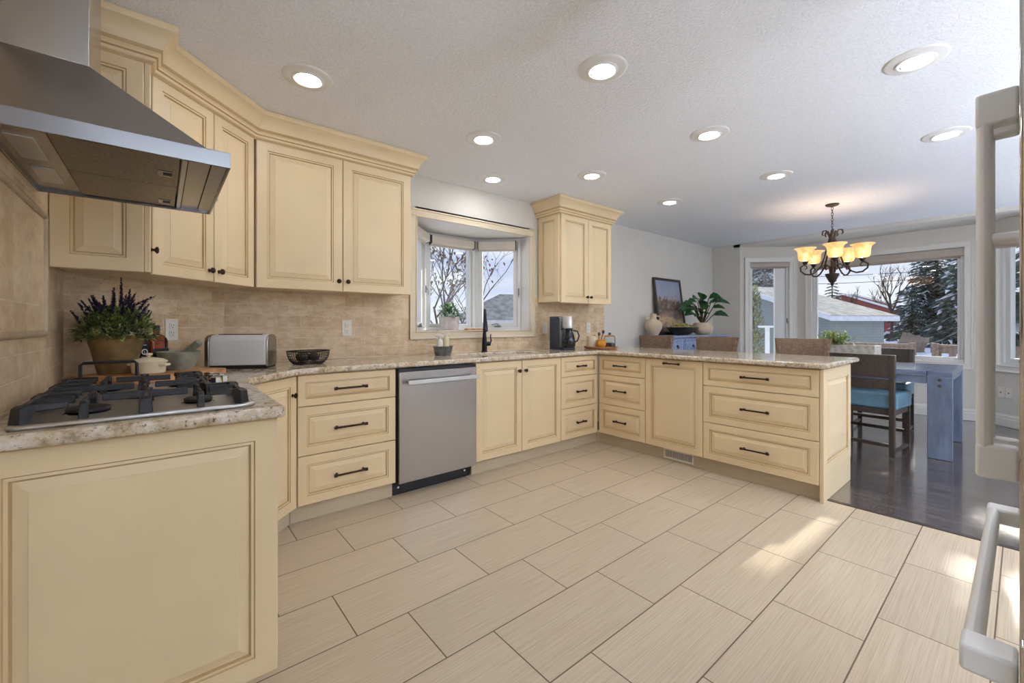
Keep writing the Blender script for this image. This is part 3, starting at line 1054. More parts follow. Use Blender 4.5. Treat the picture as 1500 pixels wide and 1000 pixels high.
dg = thing('corner_wall_cabinet', 'cream corner wall cabinet with two narrow doors, behind the range hood', 'cabinet', (XF, YA, 0), radians(45), 'wall cabinets')
L45 = sqrt(2) * (XA - XF)
inv = Mz(radians(-45))
pl = [Vector((x - XF, y - YA, 0)) for x, y in ((XF - .022, YA + .001), (XF - .012, YA + .018), (XF + .01, YA + .04), (XA - .02, YU + .012), (XA - .001, YU + .022), (XA - .001, YW - .014), (D2[0], YW - .014), (XW + .014, D1[1] - .01), (XW + .014, YA + .001))]
MB().prism([tuple((inv @ p).xy) for p in pl], UB + .012, UTOP).build('body', M['cream'], dg, smooth=0)
xm = L45 * .535
front(dg, 'door', .004, xm, UB, UT, ('knob', xm - .032, UB + .06), .05)
front(dg, 'door', xm, L45 - .004, UB, UT, ('knob', xm + .032, UB + .06), .05)
nw = thing('narrow_wall_cabinet', 'narrow cream wall cabinet just behind the range hood, its end panel facing the room', 'cabinet', (XF, YN, 0), radians(90), 'wall cabinets')
MB().box(.021, .021, UB + .012, YA - YN - .001, XF - XW - .014, UTOP).build('body', M['cream'], nw, smooth=0)
front(nw, 'door', .0, YA - YN - .004, UB, UT, ('knob', .048, UB + .105), .02)
o = MB().panel(0, XF - XW - .036, UB, UT, t=.02, stile=.055).build('end_panel', [M['cream'], M['glaze']], nw, smooth=0)
o.matrix_local = Matrix.Translation((0, XF - XW - .014, 0)) @ Mz(radians(-90))


def wall_cabinet(name, label, x0, xm, x1, side=None):
    t_ = thing(name, label, 'cabinet', (x0, YU, 0), 0, 'wall cabinets')
    w = x1 - x0
    MB().box(.001, .021, UB + .012, w - .001, UD - .015, UTOP).build('body', M['cream'], t_, smooth=0)
    m_ = xm - x0
    front(t_, 'door', .002, m_, UB, UT, ('knob', m_ - .030, UB + .07), .058)
    front(t_, 'door', m_, w - .002, UB, UT, ('knob', m_ + .030, UB + .07), .058)
    if side:
        o_ = MB().panel(0, UD - .036, UB + .012, UT, t=.016, stile=.055).build('side_panel', [M['cream'], M['glaze']], t_, smooth=0)
        o_.matrix_local = Matrix.Translation((-.016, UD - .015, 0)) @ Mz(radians(-90))
    return t_


wall_cabinet('wall_cabinet', 'big cream two-door wall cabinet above the granite counter, left of the sink window', XA + .003, .948, 1.450)
wall_cabinet('wall_cabinet', 'smaller cream two-door wall cabinet above the coffee maker, right of the sink window', 3.072, 3.488, 3.880, side=True)


def crown(name, label, path):
    """crown moulding swept along a mitred path; outward is to the right of travel"""
    prof = [(0, 2.275), (.006, 2.275), (.010, 2.284), (.016, 2.287), (.018, 2.298), (.026, 2.302), (.026, 2.312), (.034, 2.318), (.041, 2.332), (.047, 2.352), (.058, 2.376), (.074, 2.394), (.088, 2.402), (.092, 2.410), (.092, 2.428), (0, 2.428)]
    pts = [Vector(p) for p in path]
    rows = []
    for i, p in enumerate(pts):
        d0 = (pts[i] - pts[i - 1]).normalized() if i else None
        d1 = (pts[i + 1] - pts[i]).normalized() if i < len(pts) - 1 else None
        n0 = Vector((d0.y, -d0.x)) if d0 else None
        n1 = Vector((d1.y, -d1.x)) if d1 else None
        if n0 and n1:
            m_ = (n0 + n1).normalized()
            m_ = m_ / m_.dot(n0)
        else:
            m_ = n0 or n1
        rows.append([(p.x + m_.x * a_, p.y + m_.y * a_, z_) for a_, z_ in prof])
    n_ = len(prof)
    vs = [q for r_ in rows for q in r_]
    fs = []
    for i in range(len(rows) - 1):
        for k_ in range(n_):
            fs.append((i * n_ + k_, i * n_ + (k_ + 1) % n_, (i + 1) * n_ + (k_ + 1) % n_, (i + 1) * n_ + k_))
    fs.append(tuple(range(n_))); fs.append(tuple((len(rows) - 1) * n_ + k_ for k_ in range(n_)))
    cm_ = MB().add(vs, fs)
    cm_.m = [1 if i < (len(rows) - 1) * n_ and i % n_ in (1, 4, 7) else 0 for i in range(len(fs))]
    o_ = cm_.build(name, [M['cream'], M['glaze']], smooth=30)
    return tag(o_, label, 'moulding')


crown('crown_moulding', 'cream crown moulding bending round the corner and big wall cabinets up to the ceiling', [(XW + .014, YN - .001), (XF, YN - .001), (XF, YA - .001), (XA, YU - .001), (1.451, YU - .001), (1.451, YW - .001)])
crown('crown_moulding', 'cream crown moulding on top of the smaller wall cabinet right of the window', [(3.054, YW - .001), (3.054, YU - .001), (3.881, YU - .001), (3.881, YW - .001)])

# ------------------------------------------------------------------ range hood
HY0, HY1, HX1 = 1.515, 2.20, 0.160
HZ0, HZ1 = 1.628, 1.674
hood = thing('range_hood', 'stainless chimney range hood above the gas cooktop', 'range hood', (XW + .013, HY0, HZ0))
hw_, hd_ = HY1 - HY0, HX1 - (XW + .013)
mb = MB()
t_ = .006
h_ = HZ1 - HZ0
mb.box(0, 0, 0, hd_, t_, h_); mb.box(0, hw_ - t_, 0, hd_, hw_, h_); mb.box(hd_ - t_, t_, 0, hd_, hw_ - t_, h_); mb.box(0, t_, 0, t_, hw_ - t_, h_)
mb.box(t_, t_, h_ - .004, hd_ - t_, hw_ - t_, h_)
mb.build('lip', M['steel_h'], hood, bevel=.0015)
cy0, cy1, cd = hw_ / 2 - .155, hw_ / 2 + .155, .178
ztop = 1.898 - HZ0
mb = MB()
bx = hd_ - .055
vs = [(0, .004, h_), (bx, .004, h_), (bx, hw_ - .004, h_), (0, hw_ - .004, h_), (0, cy0, ztop), (cd, cy0, ztop), (cd, cy1, ztop), (0, cy1, ztop)]
mb.add(vs, [(0, 1, 5, 4), (1, 2, 6, 5), (2, 3, 7, 6), (3, 0, 4, 7), (4, 5, 6, 7), (0, 3, 2, 1)])
mb.build('canopy', M['steel'], hood, bevel=.002)
MB().box(0, cy0 + .003, ztop + .001, cd - .003, cy1 - .003, ZC - HZ0 - .001).build('chimney', M['steel'], hood, bevel=.002)
# underside: side panels with lamps, two grease filters with latches, front control strip
z_u = .012
mb = MB()
mb.box(t_, t_, z_u, .1105, hw_ - t_, z_u + .004)
mb.build('lamp_panel', M['steel'], hood)
mb = MB()
mb.box(.028, .10, z_u - .004, .082, .30, z_u + .001)
mb.build('lamp', M['steel_lite'], hood, bevel=.002)
mb = MB()
mb.box(.028, hw_ - .30, z_u - .004, .082, hw_ - .12, z_u + .001)
mb.build('lamp', M['steel_lite'], hood, bevel=.002)
fy = [.012, hw_ * .52, hw_ - .012]
for a_, b_ in zip(fy, fy[1:]):
    f = MB().box(.112, a_ + .003, z_u - .003, .375, b_ - .003, z_u + .006).build('grease_filter', M['filter'], hood, bevel=.003)
    ym = b_ - .08 if a_ > .1 else (a_ + b_) / 2 + .02
    lt = MB().box(.325, ym - .03, z_u - .006, .362, ym + .03, z_u - .002).build('latch', M['steel_h'], f, bevel=.001)
    MB().box(.338, ym - .012, z_u - .0075, .360, ym + .012, z_u - .005).build('latch_slot', M['dark'], f)
MB().box(.380, t_, z_u - .002, .394, hw_ - t_, z_u + .006).build('rail', M['steel_lite'], hood, bevel=.002)
MB().box(.396, t_, z_u, .448, hw_ - t_, z_u + .006).build('front_panel', M['steel'], hood)
MB().box(.450, t_, z_u - .004, hd_ - t_, hw_ - t_, z_u + .006).build('front_panel', M['steel'], hood)
mb = MB().cyl((hd_ - .012, hw_ * .72, .024), (hd_ + .010, hw_ * .72, .024), .008, n=12)
mb.build('button', M['steel_lite'], hood)

# ------------------------------------------------------------------ gas cooktop
KX0, KX1, KY0, KY1 = -.282, .225, 1.492, 2.24
ck = thing('gas_cooktop', 'stainless gas cooktop with black cast iron grates, set in the counter near the camera', 'cooktop', (KX0, KY0, CT))
kw, kd = KX1 - KX0, KY1 - KY0
mb = MB()
mb.prism([(0.0, .02), (.02, 0), (kw - .03, 0), (kw, .03), (kw, kd - .03), (kw - .03, kd), (.02, kd), (0, kd - .02)], 0.0005, .013)
mb.build('tray', M['steel_lite'], ck, bevel=.005, seg=3)
burn = [(.13, .13, .045), (.13, kd - .14, .040), (.37, .13, .036), (.335, kd - .15, .03), (.24, kd / 2, .055)]
for (bx_, by_, br) in burn:
    bo = MB().lathe([(0, .016), (br, .016), (br + .008, .012), (br + .014, .010), (br + .02, .009)], 28, c=(bx_, by_, 0)).build('burner', M['chrome'], ck)
    MB().lathe([(0, .028), (br - .006, .028), (br, .025), (br, .018), (br - .006, .0165), (0, .0165)], 28, c=(bx_, by_, 0)).build('burner_cap', M['burner'], bo)


def grate(y0, y1, x0, x1, centers):
    """one cast iron grate: side bars on corner feet, and single fingers with their own feet reaching over the burners"""
    mb = MB()
    zt, zb_ = .056, .040

    def bar(ax, ay, bx2, by2, w=.013, z0=zb_, z1=zt):
        d = Vector((bx2 - ax, by2 - ay, 0)); L2 = d.length
        M_ = Matrix.Translation((ax, ay, 0)) @ Matrix.Rotation(atan2(d.y, d.x), 4, 'Z')
        mb.add([(0, -w / 2, z0), (L2, -w / 2, z0), (L2, w / 2, z0), (0, w / 2, z0), (0, -w / 2.6, z1), (L2, -w / 2.6, z1), (L2, w / 2.6, z1), (0, w / 2.6, z1)],
               [(0, 3, 2, 1), (4, 5, 6, 7), (0, 1, 5, 4), (1, 2, 6, 5), (2, 3, 7, 6), (3, 0, 4, 7)], 0, M_)

    def foot(x, y, dx, dy, w=.020):
        """wedge foot on the tray below the outer end of a finger that runs off along (dx, dy)"""
        n = Vector((-dy, dx, 0)) * w / 2
        o_ = Vector((x, y, 0)); d = Vector((dx, dy, 0))
        pr = [(-.004, .0095), (.016, .0095), (.030, zb_), (.030, zt), (.010, zt), (.000, zt - .006)]
        vs_ = [o_ + d * a_ - n * (1 if z_ < .03 else .8) + Vector((0, 0, z_)) for a_, z_ in pr] + [o_ + d * a_ + n * (1 if z_ < .03 else .8) + Vector((0, 0, z_)) for a_, z_ in pr]
        k = len(pr)
        mb.add(vs_, [tuple(range(k))[::-1], tuple(range(k, 2 * k))] + [(i, (i + 1) % k, k + (i + 1) % k, k + i) for i in range(k)])

    # side bars with turned-in corners
    for x, sx in ((x0, 1), (x1, -1)):
        bar(x + sx * .012, y0 + .012, x + sx * .012, y1 - .012, .016)
        for y, sy in ((y0, 1), (y1, -1)):
            foot(x, y + sy * .006, sx * .75, sy * .66, .036)
            bar(x + sx * .012, y + sy * .016, x + sx * .085, y + sy * .030, .013)
    # cross bar between neighbouring burners
    if len(centers) > 1:
        xm_ = sum(c2 for c2, _ in centers) / len(centers)
        foot(xm_, y0, 0, 1, .030); foot(xm_, y1, 0, -1, .030)
        bar(xm_, y0 + .016, xm_, y1 - .016, .014)
    # fingers
    for cx, cy in centers:
        for a_ in range(0, 360, 90):
            dx, dy = cos(radians(a_)), sin(radians(a_))
            ex, ey = cx, cy
            if dx > .5: ex = min([x1 - .012] + [(cx + c2) / 2 for c2, _ in centers if c2 > cx + .01])
            if dx < -.5: ex = max([x0 + .012] + [(cx + c2) / 2 for c2, _ in centers if c2 < cx - .01])
            if abs(dy) > .5:
                ey = y1 if dy > 0 else y0
                foot(ex, ey, 0, -1 if dy > 0 else 1, .018)
                ey += -.016 if dy > 0 else .016
            bar(ex, ey, cx + dx * .026, cy + dy * .026, .011, zb_, zt + .003)
    return mb


gs = [(.018, kd * .335, .016, kw - .03, [(.13, .13), (.37, .13)]), (kd * .345, kd * .655, .016, kw - .10, [(.24, kd / 2)]), (kd * .665, kd - .018, .016, kw - .10, [(.13, kd - .14), (.335, kd - .15)])]
for g_ in gs:
    grate(*g_).build('grate', M['iron'], ck, bevel=.002)
# raised wire loop at the back left corner
MB().tube([(.05, kd - .01, .05), (.05, kd - .01, .098), (.058, kd - .01, .106), (.20, kd - .01, .106), (.208, kd - .01, .098), (.208, kd - .01, .05)], .006, 8).build('wok_loop', M['iron'], ck)
for kx, ky in ((kw - .062, kd * .70), (kw - .035, kd * .775), (kw - .064, kd * .84), (kw - .036, kd * .92), (kw - .066, kd * .965)):
    k = MB().lathe([(0, .046), (.018, .046), (.0215, .042), (.022, .020), (.017, .014), (.020, .010), (.0, .010)], 8, c=(kx, ky, 0)).build('control_knob', M['chrome'], ck, smooth=25)

# ------------------------------------------------------------------ refrigerator
FX0, FX1, FYF = 0.965, 1.875, 0.004
fr = thing('refrigerator', 'stainless french-door refrigerator at the right edge, only its projecting handles in view', 'refrigerator', (FX0, FYF, 0), 0)
fw = FX1 - FX0
MB().box(.004, -.70, .03, fw - .004, -.066, 1.76).build('cabinet', M['blackplastic'], fr, smooth=0)
MB().box(.02, -.60, 0, fw - .02, -.09, .03).build('plinth', M['blackplastic'], fr, smooth=0)
M['steel_door'] = paint('smooth stainless door', (200, 198, 194), 0.10, 1.0, var=0.006, scale=1)
for a_, b_ in ((0, fw / 2 - .003), (fw / 2 + .003, fw)):
    MB().box(a_, -.062, .70, b_, 0, 1.77).build('door', M['steel_door'], fr, bevel=.004)
fz = MB().box(0, -.062, .06, fw, 0, .692).build('freezer_drawer', M['steel_door'], fr, bevel=.004)


def bar_handle(a, b_, off, r, arm):
    """rounded bar a -> b_ standing off the door by `off`, with block arms at its ends"""
    mb = MB()
    a = Vector(a); b_ = Vector(b_)
    d = (b_ - a).normalized()
    side = Vector((1, 0, 0)) if abs(d.z) > .5 else Vector((0, 0, 1))
    n = 14
    ring_ = []
    for k_ in range(n):
        t2 = 2 * pi * k_ / n
        cx, cy = cos(t2), sin(t2)
        ring_.append((side * (cx * r * 1.0), Vector((0, off + cy * r * .62, 0))))
    vs_ = [a + s_ + y_ for s_, y_ in ring_] + [b_ + s_ + y_ for s_, y_ in ring_]
    mb.add(vs_, [tuple(range(n))[::-1], tuple(range(n, 2 * n))] + [(i, (i + 1) % n, n + (i + 1) % n, n + i) for i in range(n)])
    return mb


M['handle'] = paint('satin grey handle', (243, 243, 242), 0.32, 0.08, var=0.02)
hx = fw / 2
for x in (hx - .045, hx + .045):
    h = bar_handle((x, 0, .85), (x, 0, 1.635), .050, .021, .05).build('handle', M['handle'], fr)
    for z0, z1 in ((.835, .905), (1.585, 1.655)):
        MB().box(x - .021, .001, z0, x + .021, 0.063, z1).build('handle_arm', M['handle'], h, bevel=.006)
    MB().cyl((x, .001, 1.345), (x, .047, 1.345), .011, n=14).build('handle_post', M['handle'], h)
h = bar_handle((.045, 0, .628), (fw - .045, 0, .628), .050, .021, .05).build('handle', M['handle'], fr)
for x0_, x1_ in ((.025, .085), (fw - .085, fw - .025)):
    MB().box(x0_, .001, .607, x1_, 0.063, .649).build('handle_arm', M['handle'], h, bevel=.006)

# ------------------------------------------------------------------ outlets, switch, floor register


def wall_plate(name, label, cat, p0, a, kind):
    t2 = thing(name, label, cat, p0, a, 'wall plates')
    MB().box(-.036, -.006, -.06, .036, 0, .06).build('plate', M['white'], t2, bevel=.003)
    if kind == 'switch':
        MB().box(-.016, -.010, -.033, .016, -.004, .033).build('rocker', M['white'], t2, bevel=.002)
    elif kind == 'blank':
        mb = MB().cyl((0, -.006, 0), (0, -.011, 0), .006, n=10)
        mb.build('jack', M['dark'], t2)
    else:
        for z in (-.021, .021):
            f = MB().box(-.017, -.009, z - .0165, .017, -.004, z + .0165).build('socket', M['white'], t2, bevel=.004)
            mb = MB()
            mb.box(-.008, -.0098, z - .001, -.006, -.0088, z + .008); mb.box(.006, -.0098, z - .001, .008, -.0088, z + .007)
            mb.cyl((0, -.0098, z - .008), (0, -.0088, z - .008), .0026, n=8)
            mb.build('slot', M['dark'], f)
    return t2


ca = atan2(D2[1] - D1[1], D2[0] - D1[0])
cdir = Vector((cos(ca), sin(ca), 0)); cnrm = Vector((sin(ca), -cos(ca), 0))
# where the corner outlet sits along the corner wall
r_ = ray(248, 481)
A2, B2 = Vector((D1[0], D1[1])), Vector((cdir.x, cdir.y))
den = r_.x * B2.y - r_.y * B2.x
tt = (A2.x * B2.y - A2.y * B2.x) / den
pc = Vector((r_.x * tt, r_.y * tt, 1.135))
wall_plate('wall_outlet', 'white double outlet on the corner backsplash, left of the toaster', 'outlet', pc + cnrm * .0125, ca, 'outlet')
wall_plate('wall_outlet', 'white double outlet below the big wall cabinet, above the wire basket', 'outlet', (1.079, YW - .0125, 1.138), 0, 'outlet')
wall_plate('wall_outlet', 'white outlet behind the tray, right of the coffee maker', 'outlet', (3.86, YW - .0125, 1.13), 0, 'outlet')
wall_plate('light_switch', 'ivory light switch on the backsplash between the window and coffee maker', 'switch', (3.157, YW - .0125, 1.132), 0, 'switch')
fdir = Vector((-1, -1, 0)).normalized()
for s_, lab in ((.16, 'white wall jack plate by the right bay window, the one nearer the big window'), (.245, 'white wall jack plate by the right bay window, the one nearer the refrigerator')):
    q = Vector((XM, YM2, .385)) + fdir * s_
    wall_plate('wall_jack', lab, 'outlet', q + Vector((-.707, .707, 0)) * .0005, atan2(-1, -1), 'blank')

rg = thing('floor_register', 'white slotted heating register in the toe kick under the pull-out cabinet', 'vent', (XP + .062, 1.862, .012), radians(-90))
mb = MB()
ring(mb, -.135, .135, 0, .085, .014, -.006, 0)
mb.build('frame', M['white'], rg, bevel=.002)
mb = MB()
for i in range(22):
    x = -.118 + i * .0112
    mb.box(x, -.004, .014, x + .0045, -.0005, .071)
mb.build('louver', M['white'], rg)
MB().box(-.122, -.001, .014, .122, -.0002, .071).build('backing', M['dark'], rg)

# ------------------------------------------------------------------ downlights


def downlight(x, y, label):
    t2 = thing('recessed_downlight', label, 'ceiling light', (x, y, ZC), 0, 'recessed ceiling lights')
    MB().lathe([(.060, -.013), (.066, -.016), (.073, -.015), (.078, -.010), (.108, -.007), (.118, -.004), (.121, 0), (.060, 0)], 40).build('trim_ring', M['lens_ring'], t2)
    MB().lathe([(0, -.020), (.034, -.0185), (.052, -.014), (.059, -.004), (0, -.004)], 32).build('lens', M['lens'], t2)
    return t2


base_l = 'round recessed ceiling light '
d0 = downlight(.58, 2.345, base_l + 'nearest the corner cabinets')
for x, y, lab in ((1.685, 1.333, 'in the middle of the ceiling top, level with the dishwasher'), (1.69, 2.344, 'above the dishwasher, in the row nearest the sink wall'),
                  (2.214, 2.934, 'closest to the sink window'), (2.81, 2.334, 'left of the small wall cabinet crown, above the inner corner'),
                  (2.803, 1.331, 'above the wide peninsula drawers'), (4.03, 2.325, 'beyond the small wall cabinet, over the dark stools'),
                  (4.012, 1.337, 'nearest the chandelier'), (2.784, .331, 'at the upper right of the photo, above the refrigerator handle')):
    copy_tree(d0, (x, y, ZC), label=base_l + lab)
for x, y in ((1.69, .331), (4.02, .331), (2.8, -.9), (4.02, -.8), (1.69, -1.9), (2.8, -2.1), (4.6, -2.2), (5.6, -1.2)):  # extra downlights added out of view to brighten the room
    copy_tree(d0, (x, y, ZC), label=base_l + 'out of view behind the camera, added for brightness')

# added fill: unseen uplighter lamps behind the camera that brighten the ceiling
M['fill_uplight'] = emit('fill lamp bowl', (228, 238, 255), FILL_LAMP)
for x, y, lab in ((.62, -1.95, 'low white uplighter floor lamp nearest the left wall'), (2.6, -2.0, 'low white uplighter floor lamp behind the refrigerator'),
                  (1.9, -2.8, 'low white uplighter floor lamp by the rear window'), (4.6, -2.8, 'low white uplighter floor lamp in the open room'), (6.4, -2.7, 'low white uplighter floor lamp in the far rear corner')):
    fl_ = thing('fill_lamp', lab + ', unseen, added for fill light', 'floor lamp', (x, y, 0), 0, 'added fill lamps')
    MB().lathe([(0, 0), (.14, 0), (.14, .018), (.02, .03), (0, .03)], 28).build('base', M['trim'], fl_)
    MB().cyl((0, 0, .028), (0, 0, .74), .012, n=12).build('pole', M['trim'], fl_)
    MB().lathe([(0, .73), (.03, .735), (.12, .795), (.155, .84), (.152, .844), (.115, .802), (.03, .755), (0, .75)], 32).build('bowl_shade', M['trim'], fl_)
    MB().lathe([(0, .81), (.10, .808), (.112, .804), (0, .795)], 28).build('bulb', M['fill_uplight'], fl_)

# ------------------------------------------------------------------ chandelier
CHX, CHY = 5.43, 1.283
ch = thing('chandelier', 'brown wrought iron chandelier with five glowing amber glass shades over the dining table', 'chandelier', (CHX, CHY, 0))
MB().lathe([(0, ZC - .028), (.02, ZC - .028), (.055, ZC - .016), (.062, ZC - .001), (0, ZC - .001)], 28).build('ceiling_canopy', M['iron_brown'], ch)
mb = MB()
zz = ZC - .03
i = 0
while zz > 2.17:
    ax = Vector((1, 0, 0)) if i % 2 else Vector((0, 1, 0))
    mb.tube([ax * (.008 * cos(2 * pi * k / 10)) + Vector((0, 0, zz - .017 + .018 * sin(2 * pi * k / 10))) for k in range(11)], .0028, 6, caps=False)
    zz -= .029; i += 1
mb.build('chain', M['iron_brown'], ch)
MB().lathe([(0, 2.165), (.012, 2.16), (.016, 2.13), (.045, 2.02), (.05, 2.005), (.02, 1.998), (.014, 1.97), (.014, 1.72), (.02, 1.70), (.062, 1.70), (.062, 1.69), (.05, 1.66), (.028, 1.615), (.012, 1.60), (.016, 1.585), (0, 1.57)], 20).build('column', M['iron_brown'], ch)
tow = Vector((-CHX, -CHY, 0)).normalized(); rgt = Vector((-tow.y, tow.x, 0))
RAD = .25
for k_ in range(5):
    ph = radians(5 + 72 * k_)
    u = tow * cos(ph) + rgt * sin(ph)
    P = lambda r2, z2: u * r2 + Vector((0, 0, z2))
    mb = MB()
    mb.tube([P(.02, 2.0), P(.05, 1.96), P(.07, 1.88), P(.10, 1.78), P(.16, 1.715), P(.20, 1.695), P(.25, 1.70), P(.29, 1.735), P(.293, 1.775), P(.262, 1.80), P(.236, 1.785), P(.232, 1.765), P(.25, 1.755)], [.008] * 6 + [.0085] * 3 + [.007, .006, .006, .005], 8)
    mb.tube([P(.02, 1.70), P(.03, 1.78), P(.065, 1.80), P(.09, 1.775), P(.08, 1.75), P(.065, 1.757)], .006, 7)
    mb.tube([P(.012, 2.03), P(.03, 2.10), P(.055, 2.155), P(.085, 2.15), P(.092, 2.115), P(.078, 2.105)], [.008, .008, .009, .008, .007, .006], 7)
    mb.build('arm', M['iron_brown'], ch)
    MB().lathe([(0, 1.80), (.012, 1.80), (.026, 1.826), (.032, 1.836), (0, 1.838)], 16, c=tuple(u * RAD)).build('candle_cup', M['iron_brown'], ch)
    sh = MB().lathe([(.030, 1.838), (.052, 1.845), (.064, 1.87), (.066, 1.915), (.070, 1.945), (.084, 1.965), (.102, 1.975), (.100, 1.978), (.080, 1.970), (.066, 1.948), (.061, 1.915), (.059, 1.875), (.045, 1.852), (.026, 1.846)], 28, c=tuple(u * RAD)).build('glass_shade', M['scavo'], ch)
    MB().lathe([(0, 1.85), (.012, 1.85), (.020, 1.885), (.014, 1.92), (0, 1.93)], 14, c=tuple(u * RAD)).build('bulb', M['bulb'], sh)

# ------------------------------------------------------------------ counter props, left corner


def leaf(mb, p, d, L, w, m=0, droop=.3, up=None):
    """a bent pointed leaf from p along d"""
    d = Vector(d).normalized()
    s_ = d.cross(Vector((0, 0, 1)))
    s_ = s_.normalized() if s_.length > .05 else Vector((R.uniform(-1, 1), R.uniform(-1, 1), 0)).normalized()
    if up is not None:
        s_ = (s_ + Vector(up) * .6).normalized()
    nrm = s_.cross(d)
    p = Vector(p)
    prof = ((0, .08), (.22, .75), (.5, 1.0), (.78, .62), (1.0, .03))
    vs_, fs_ = [], []
    for f_, q_ in prof:
        c2 = p + d * (L * f_) - Vector((0, 0, droop * L * f_ * f_))
        vs_ += [c2 - s_ * w * q_ / 2 + nrm * w * .12 * q_, c2, c2 + s_ * w * q_ / 2 + nrm * w * .12 * q_]
    for k_ in range(len(prof) - 1):
        a_ = k_ * 3
        fs_ += [(a_, a_ + 1, a_ + 4, a_ + 3), (a_ + 1, a_ + 2, a_ + 5, a_ + 4)]
    mb.add(vs_, fs_, m)


BT = CT + .034         # top of the cutting board


def corner(px, base_z, d):
    q = at(px, 500, d=d)
    return Vector((q.x, q.y, base_z))


# one long board in the corner carries everything
bp = at(252, 500, d=1.995); bp.z = CT
cbd = thing('cutting_board', 'long thick wooden board behind the cooktop carrying the lavender pot, mortar and casserole', 'cutting board', bp, radians(39))
MB().box(-.27, -.135, .001, .165, .215, .034).build('slab', M['board'], cbd, bevel=.004)
pp = Vector((at(171, 500, d=1.90).x, at(171, 500, d=1.90).y, BT + .001))
lv = thing('lavender_pot', 'dark purple flowering lavender in a mossy terracotta pot in the counter corner', 'potted plant', pp)
MB().lathe([(0, 0), (.062, 0), (.066, .01), (.088, .115), (.094, .135), (.096, .165), (.086, .165), (.082, .13), (0, .13)], 32).build('pot', M['terracotta'], lv)
MB().lathe([(0, .15), (.05, .148), (.084, .14), (.084, .135), (0, .135)], 20).build('soil', M['soil'], lv)
mb = MB()
for i in range(2600):
    a_ = R.uniform(0, 2 * pi); el = R.uniform(-.15, 1.35)
    rr = R.uniform(.35, 1.0) ** .5
    d_ = Vector((cos(a_) * cos(el), sin(a_) * cos(el), sin(el) * .85))
    p_ = Vector((0, 0, .165)) + Vector((d_.x * .135, d_.y * .135, max(-.12, d_.z) * .145)) * rr
    leaf(mb, p_, d_ + Vector((R.uniform(-.8, .8), R.uniform(-.8, .8), R.uniform(-.2, .8))), R.uniform(.022, .040), R.uniform(.006, .011), 0 if R.random() < .72 else 1, .25)
for i in range(40):
    a_ = R.uniform(0, 2 * pi); rr = R.uniform(.03, .14)
    mb.tube([(0, 0, .15), (cos(a_) * rr * .6, sin(a_) * rr * .6, .2), (cos(a_) * rr, sin(a_) * rr, .23 + R.uniform(0, .08))], .0015, 4, 1)
mb.build('foliage', [M['sage'], M['sage_d']], lv, smooth=0)
mb = MB()


def spike(mb, p, d, L, w):
    p = Vector(p); d = Vector(d).normalized()
    n_s = int(L / .0045)
    for i2 in range(n_s):
        f_ = i2 / max(1, n_s - 1)
        for k2 in range(3):
            a2 = R.uniform(0, 2 * pi)
            o_ = d.orthogonal().normalized()
            o_ = Matrix.Rotation(a2, 3, d) @ o_
            leaf(mb, p + d * (L * f_), o_ * .9 + d * 1.0, w * (1.15 - .8 * f_) * R.uniform(.8, 1.3), .007, 0, 0)


camr = Vector((cos(YAW), -sin(YAW), 0)); camf = Vector((sin(YAW), cos(YAW), 0))
for (dx, z0_, z1_, lean) in ((-.052, .30, .36, 0), (-.012, .29, .425, 0), (.008, .29, .375, .05), (.044, .30, .375, .02), (.07, .30, .37, .06), (.105, .30, .345, .9), (-.12, .25, .29, -.7), (.0, .27, .32, 0), (-.075, .25, .30, -.2), (.06, .26, .31, .3), (-.03, .28, .34, -.1), (.02, .27, .33, .15)):
    p_ = camr * dx + camf * R.uniform(-.03, .05) + Vector((0, 0, z0_))
    d_ = camr * lean + Vector((0, 0, 1 if lean < .5 else .45))
    spike(mb, p_ - d_.normalized() * .03, d_, (z1_ - z0_) / max(.5, d_.normalized().z) + .03, .018)
for i in range(34):
    a_ = R.uniform(0, 2 * pi); rr = R.uniform(.03, .13)
    spike(mb, (cos(a_) * rr, sin(a_) * rr, .20 + R.uniform(0, .10) + (.15 - rr) * .3), (cos(a_) * .6, sin(a_) * .6, 1), R.uniform(.04, .065), .016)
mb.build('blooms', M['lav'], lv, smooth=0)


def flask(name, label, p, w, d_, hs, hn, body_m, cap_m, rz, lbl=None):
    t2 = thing(name, label, 'bottle', p, rz, 'bottles in the corner')
    mb = MB()
    # rounded rectangular body, shoulder and neck as stacked superellipse loops
    levels = [(1, 1, 0), (1, 1, .004), (1, 1, hs), (.93, .93, hs + .012), (.70, .72, hs + .026), (.36, .55, hs + .036), (.26, .40, hs + .045), (.26, .40, hn)]
    n3 = 28
    vs_, fs_ = [], []
    for sx, sy, z_ in levels:
        for k3 in range(n3):
            t3 = 2 * pi * k3 / n3
            ex = 2.0 if sx < .4 else 5.0
            c3, s3 = cos(t3), sin(t3)
            rr_ = (abs(c3) ** ex + abs(s3) ** ex) ** (-1 / ex)
            ww = w / 2 * sx if sx >= .4 else .012
            dd = d_ / 2 * sy if sx >= .4 else .012
            vs_.append((c3 * rr_ * ww, s3 * rr_ * dd, z_))
    for i3 in range(len(levels) - 1):
        for k3 in range(n3):
            fs_.append((i3 * n3 + k3, i3 * n3 + (k3 + 1) % n3, (i3 + 1) * n3 + (k3 + 1) % n3, (i3 + 1) * n3 + k3))
    fs_ += [tuple(range(n3))[::-1], tuple((len(levels) - 1) * n3 + k3 for k3 in range(n3))]
    mb.add(vs_, fs_)
    mb.build('glass', body_m, t2)
    MB().lathe([(0, hn + .028), (.0135, hn + .028), (.0145, hn + .026), (.0145, hn), (.0145, hn - .004), (0, hn - .004)], 20).build('cap', cap_m, t2)
    return t2


